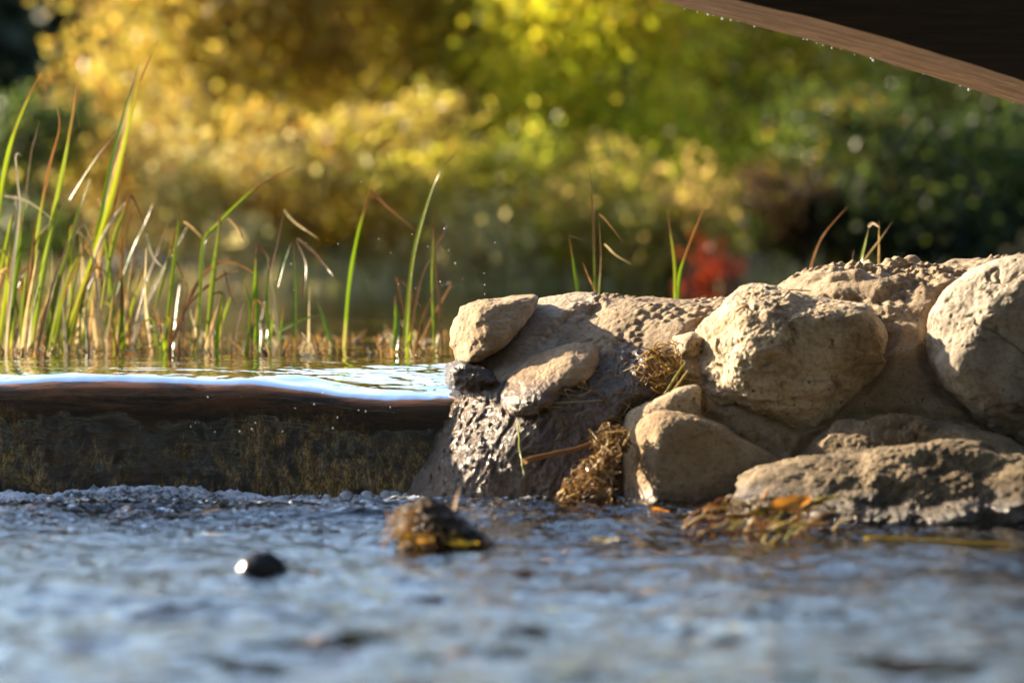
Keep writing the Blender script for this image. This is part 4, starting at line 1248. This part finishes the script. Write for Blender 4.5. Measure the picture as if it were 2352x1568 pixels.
leaf_obj('leaf', 'brown leaf half sunk beside the black stone', 700, 1322, 6.3, 0.035, 0.014, (0.25, 0.12, 0.03), 0.2, 0.0, 0.4)

strand('twig', 'brown twig sticking out of the root mat over the wet slope', [(1203, 1060), (1260, 1045), (1320, 1030), (1385, 1010)], 7.86, 0.0055, M['straw'], (0.20, 0.12, 0.055), 'twig', [-0.02, 0, 0.02, 0.05])
strand('grass_stem', 'thin green grass stem hanging down the wet slope', [(1190, 965), (1192, 1010), (1196, 1050), (1203, 1090)], 7.93, 0.0018, M['blade'], (0.30, 0.32, 0.06), 'grass stem', [0.04, 0.0, -0.04, -0.07])
strand('grass_stem', 'dry stem lying over the top of the big pitted boulder', [(1690, 715), (1745, 685), (1800, 668), (1860, 668)], 8.02, 0.0022, M['straw'], (0.36, 0.25, 0.11), 'grass stem', [-0.06, 0, 0.03, 0.04])
strand('grass_stem', 'olive stem leaning in the gap left of the big pitted boulder', [(1500, 960), (1530, 900), (1575, 830)], 7.98, 0.003, M['blade'], (0.28, 0.26, 0.06), 'grass stem')
strand('grass_stem', 'dry yellow stem beside the olive stem in the gap', [(1480, 965), (1540, 905), (1580, 850)], 7.97, 0.0025, M['straw'], (0.40, 0.32, 0.13), 'grass stem')
strand('grass_stem', 'long yellow stem afloat along the foot of the ledge rock', [(1985, 1233), (2080, 1236), (2200, 1243), (2420, 1252)], 7.05, 0.003, M['straw'], (0.42, 0.33, 0.06), 'grass stem')

# lay small things on the mortar where it is seen

def on_mortar(X, Y, fallback, lift=0.003):
    d_ = Vector(P(X, Y, 8.0)) - Vector((0, 0, CAMZ))
    hits = [h_[0] for h_ in (t_.ray_cast(Vector((0, 0, CAMZ)), d_.normalized()) for t_ in mortar_trees) if h_[0] is not None]
    hit = min(hits, key=lambda h_: h_.y) if hits else None
    if hit is None:
        return P(X, Y, fallback)
    return np.array(hit) - np.array(d_.normalized()) * lift


# root mat between slope and loose rock
j = Join()
for k in range(230):
    t0 = rr.random() ** 0.7
    yy = 1000 + 152 * t0
    cx = rr.uniform(1402 - 118 * t0, 1428 - 36 * t0)
    dd = 7.86 - 0.10 * t0 + rr.uniform(-0.03, 0.03)
    p0 = P(cx, yy, dd)
    an = rr.gauss(2.5 if rr.random() < .6 else 1.0, .6)
    ln = rr.uniform(0.012, 0.042)
    dv_ = np.array([math.cos(an), rr.uniform(-.4, .2), math.sin(an)]) * ln
    bend = np.array([rr.gauss(0, .012), rr.gauss(0, .008), rr.gauss(0, .012)])
    path = spline([p0 - dv_ * .5, p0 + bend, p0 + dv_ * .5], 7)
    r = rr.uniform(0.0006, 0.0026)
    v, f = tube(path, np.linspace(r, r * .5, 7), 5)
    j.add(v, f, np.array(rr.choice([(0.28, 0.17, 0.07), (0.38, 0.25, 0.11), (0.14, 0.08, 0.04), (0.50, 0.38, 0.20), (0.22, 0.13, 0.05)])))
for k in range(46):    # flakes of dead leaf in the mat
    t0 = rr.random() ** 0.7
    c0 = P(rr.uniform(1400 - 125 * t0, 1432 - 40 * t0), 1020 + 130 * t0, 7.845 - 0.10 * t0)
    d1 = RNG.normal(size=3) * np.array([1, .5, 1]); d1 *= rr.uniform(.008, .022) / np.linalg.norm(d1)
    d2 = np.cross(d1, RNG.normal(size=3)); d2 *= rr.uniform(.002, .005) / np.linalg.norm(d2)
    cu = RNG.normal(size=3) * .004
    pth = [c0 - d1, c0 - d1 * .4 + cu, c0 + d1 * .4 + cu, c0 + d1]
    v = np.array([q_ for k_, p_ in enumerate(pth) for q_ in (p_ - d2 * (1 if k_ in (1, 2) else .3), p_ + d2 * (1 if k_ in (1, 2) else .3))])
    j.add(v, grid_faces(4, 2), np.array(rr.choice([(0.30, 0.19, 0.09), (0.20, 0.10, 0.05), (0.36, 0.27, 0.17), (0.13, 0.07, 0.04)])))
for k in range(150):   # felted head of the mat
    a_ = RNG.normal(size=3); a_ /= np.linalg.norm(a_)
    c0 = P(1405, 1012, 7.87) + a_ * np.array([0.032, 0.02, 0.024]) * rr.uniform(.6, 1)
    b_ = RNG.normal(size=3) * 0.010
    path = spline([c0 - b_, c0 + RNG.normal(size=3) * .009, c0 + b_], 5)
    v, f = tube(path, [0.0009] * 5, 4)
    j.add(v, f, np.array(rr.choice([(0.24, 0.15, 0.05), (0.30, 0.20, 0.08), (0.16, 0.10, 0.035)])))
c0 = P(1370, 1100, 7.82)
tag(j.build('root_mat', M['straw'], None, True, tuple(c0)), 'brown tangled mat of roots and straw caught between wet slope and loose rock', 'root mat')
# yellow moss and straw in the gap beside the big boulder
j = Join()
for k in range(130):
    X = rr.gauss(1530, 28); Y = rr.gauss(855, 32)
    c0 = on_mortar(X, Y, 8.06, rr.uniform(0, .014))
    b_ = RNG.normal(size=3) * np.array([0.016, .006, .012])
    path = spline([c0 - b_, c0 + RNG.normal(size=3) * .006, c0 + b_], 5)
    v, f = tube(path, [rr.uniform(0.0007, .0014)] * 5, 4)
    j.add(v, f, np.array(rr.choice([(0.40, 0.25, 0.05), (0.30, 0.17, 0.04), (0.46, 0.34, 0.13), (0.2, 0.12, 0.03)])))
tag(j.build('straw_tuft', M['straw'], None, True, tuple(P(1530, 855, 8.06))), 'rusty straw tuft stuck in the crevice left of the big pitted boulder', 'straw tuft', kind='stuff')
# fine roots lying on the wet slope
j = Join()
for k in range(70):
    X = rr.uniform(1250, 1500); Y = rr.uniform(840, 1010)
    t0 = (Y - 800) / 330
    c0 = on_mortar(X, Y, 8.0)
    b_ = RNG.normal(size=3) * np.array([0.022, 0.003, 0.012])
    path = spline([c0 - b_, c0 + RNG.normal(size=3) * .008, c0 + b_], 7)
    v, f = tube(path, [rr.uniform(0.0006, .0013)] * 7, 4)
    j.add(v, f, np.array(rr.choice([(0.40, 0.27, 0.10), (0.26, 0.17, 0.07), (0.46, 0.36, 0.2)])))
tag(j.build('root_threads', M['straw']), 'fine root threads scattered over the wet slope', 'roots', kind='stuff')
# litter heap at the foot of the ledge rock
j = Join()
for k in range(130):
    X = rr.triangular(1560, 1960, 1760); Y = rr.uniform(1150, 1228)
    dd = 500; dd = F * (CAMZ - ZLOW - 0.012) / (max(Y, 1195) - 500)
    c0 = P(X, Y, dd)
    an = rr.gauss(0.3, .6)
    dv_ = np.array([math.cos(an), rr.uniform(-.5, .5), abs(math.sin(an)) * .6]) * rr.uniform(0.012, 0.05)
    path = spline([c0 - dv_, c0 + np.array([rr.gauss(0, .006), 0, rr.uniform(0, .012)]), c0 + dv_], 7)
    r = rr.uniform(0.0008, 0.0028)
    v, f = tube(path, np.linspace(r, r * .5, 7), 5)
    j.add(v, f, np.array(rr.choice([(0.45, 0.34, 0.10), (0.28, 0.27, 0.05), (0.55, 0.45, 0.28), (0.16, 0.07, 0.03), (0.50, 0.24, 0.05), (0.07, 0.04, 0.02), (0.05, 0.03, 0.02), (0.24, 0.10, 0.03)])))
tag(j.build('litter_heap', M['straw'], None, True, tuple(P(1760, 1200, 7.4))), 'heap of wet straw and leaf scraps washed against the ledge rock', 'litter', kind='stuff')

# bubbles along the foot of the fall (uncountable), airborne drops
bv, bf = ico(3)
j = Join()
for k in range(520):
    x = rr.uniform(-1.2, 0.22)
    if x > -0.35 and rr.random() < .25: x = rr.gauss(-0.2, .1)
    y = 8.045 - abs(rr.gauss(0, 0.09)) - max(0, x + 0.2) * 0.35
    r = rr.choice([0.0010, 0.0012, 0.0015, 0.002, 0.0025, 0.0035]) * rr.uniform(.8, 1.2)
    if y < 7.93: r = min(r, .0035)
    j.add(bv * r * np.array([1, 1, .8]) + np.array([x, y, ZLOW + 0.006]), bf)
for X in (795, 845, 880, 905, 905, 1240, 1260, 1180):
    r = rr.uniform(0.010, 0.016)
    p0 = P(X + rr.uniform(-8, 8), 0, 8.0)
    j.add(bv * r * np.array([1, 1, .8]) + np.array([p0[0], 8.0, ZLOW + 0.008]), bf)
q = np.concatenate(j.v)
q2 = stream_height(np.c_[q[:, 0], q[:, 1], 0 * q[:, 0]])
tag(j.build('foam_bubbles', M['bubble']), 'foam bubbles along the foot of the fall', 'foam', kind='stuff')
j = Join()
for k in range(46):
    d = rr.uniform(7.9, 8.8)
    if k < 30: X, Y = rr.uniform(560, 1200), rr.gauss(640, 130)
    else: X, Y = rr.uniform(400, 1000), rr.uniform(900, 1000)
    if k >= 30: d = 7.98
    r = rr.choice([0.0008, 0.001, 0.0014])
    j.add(ico(2)[0] * r * np.array([1, 1, 1.4]) + P(X, Y, d), ico(2)[1])
tag(j.build('spray_drops', M['droplet']), 'tiny bright drops flying above the fall', 'spray', kind='stuff')
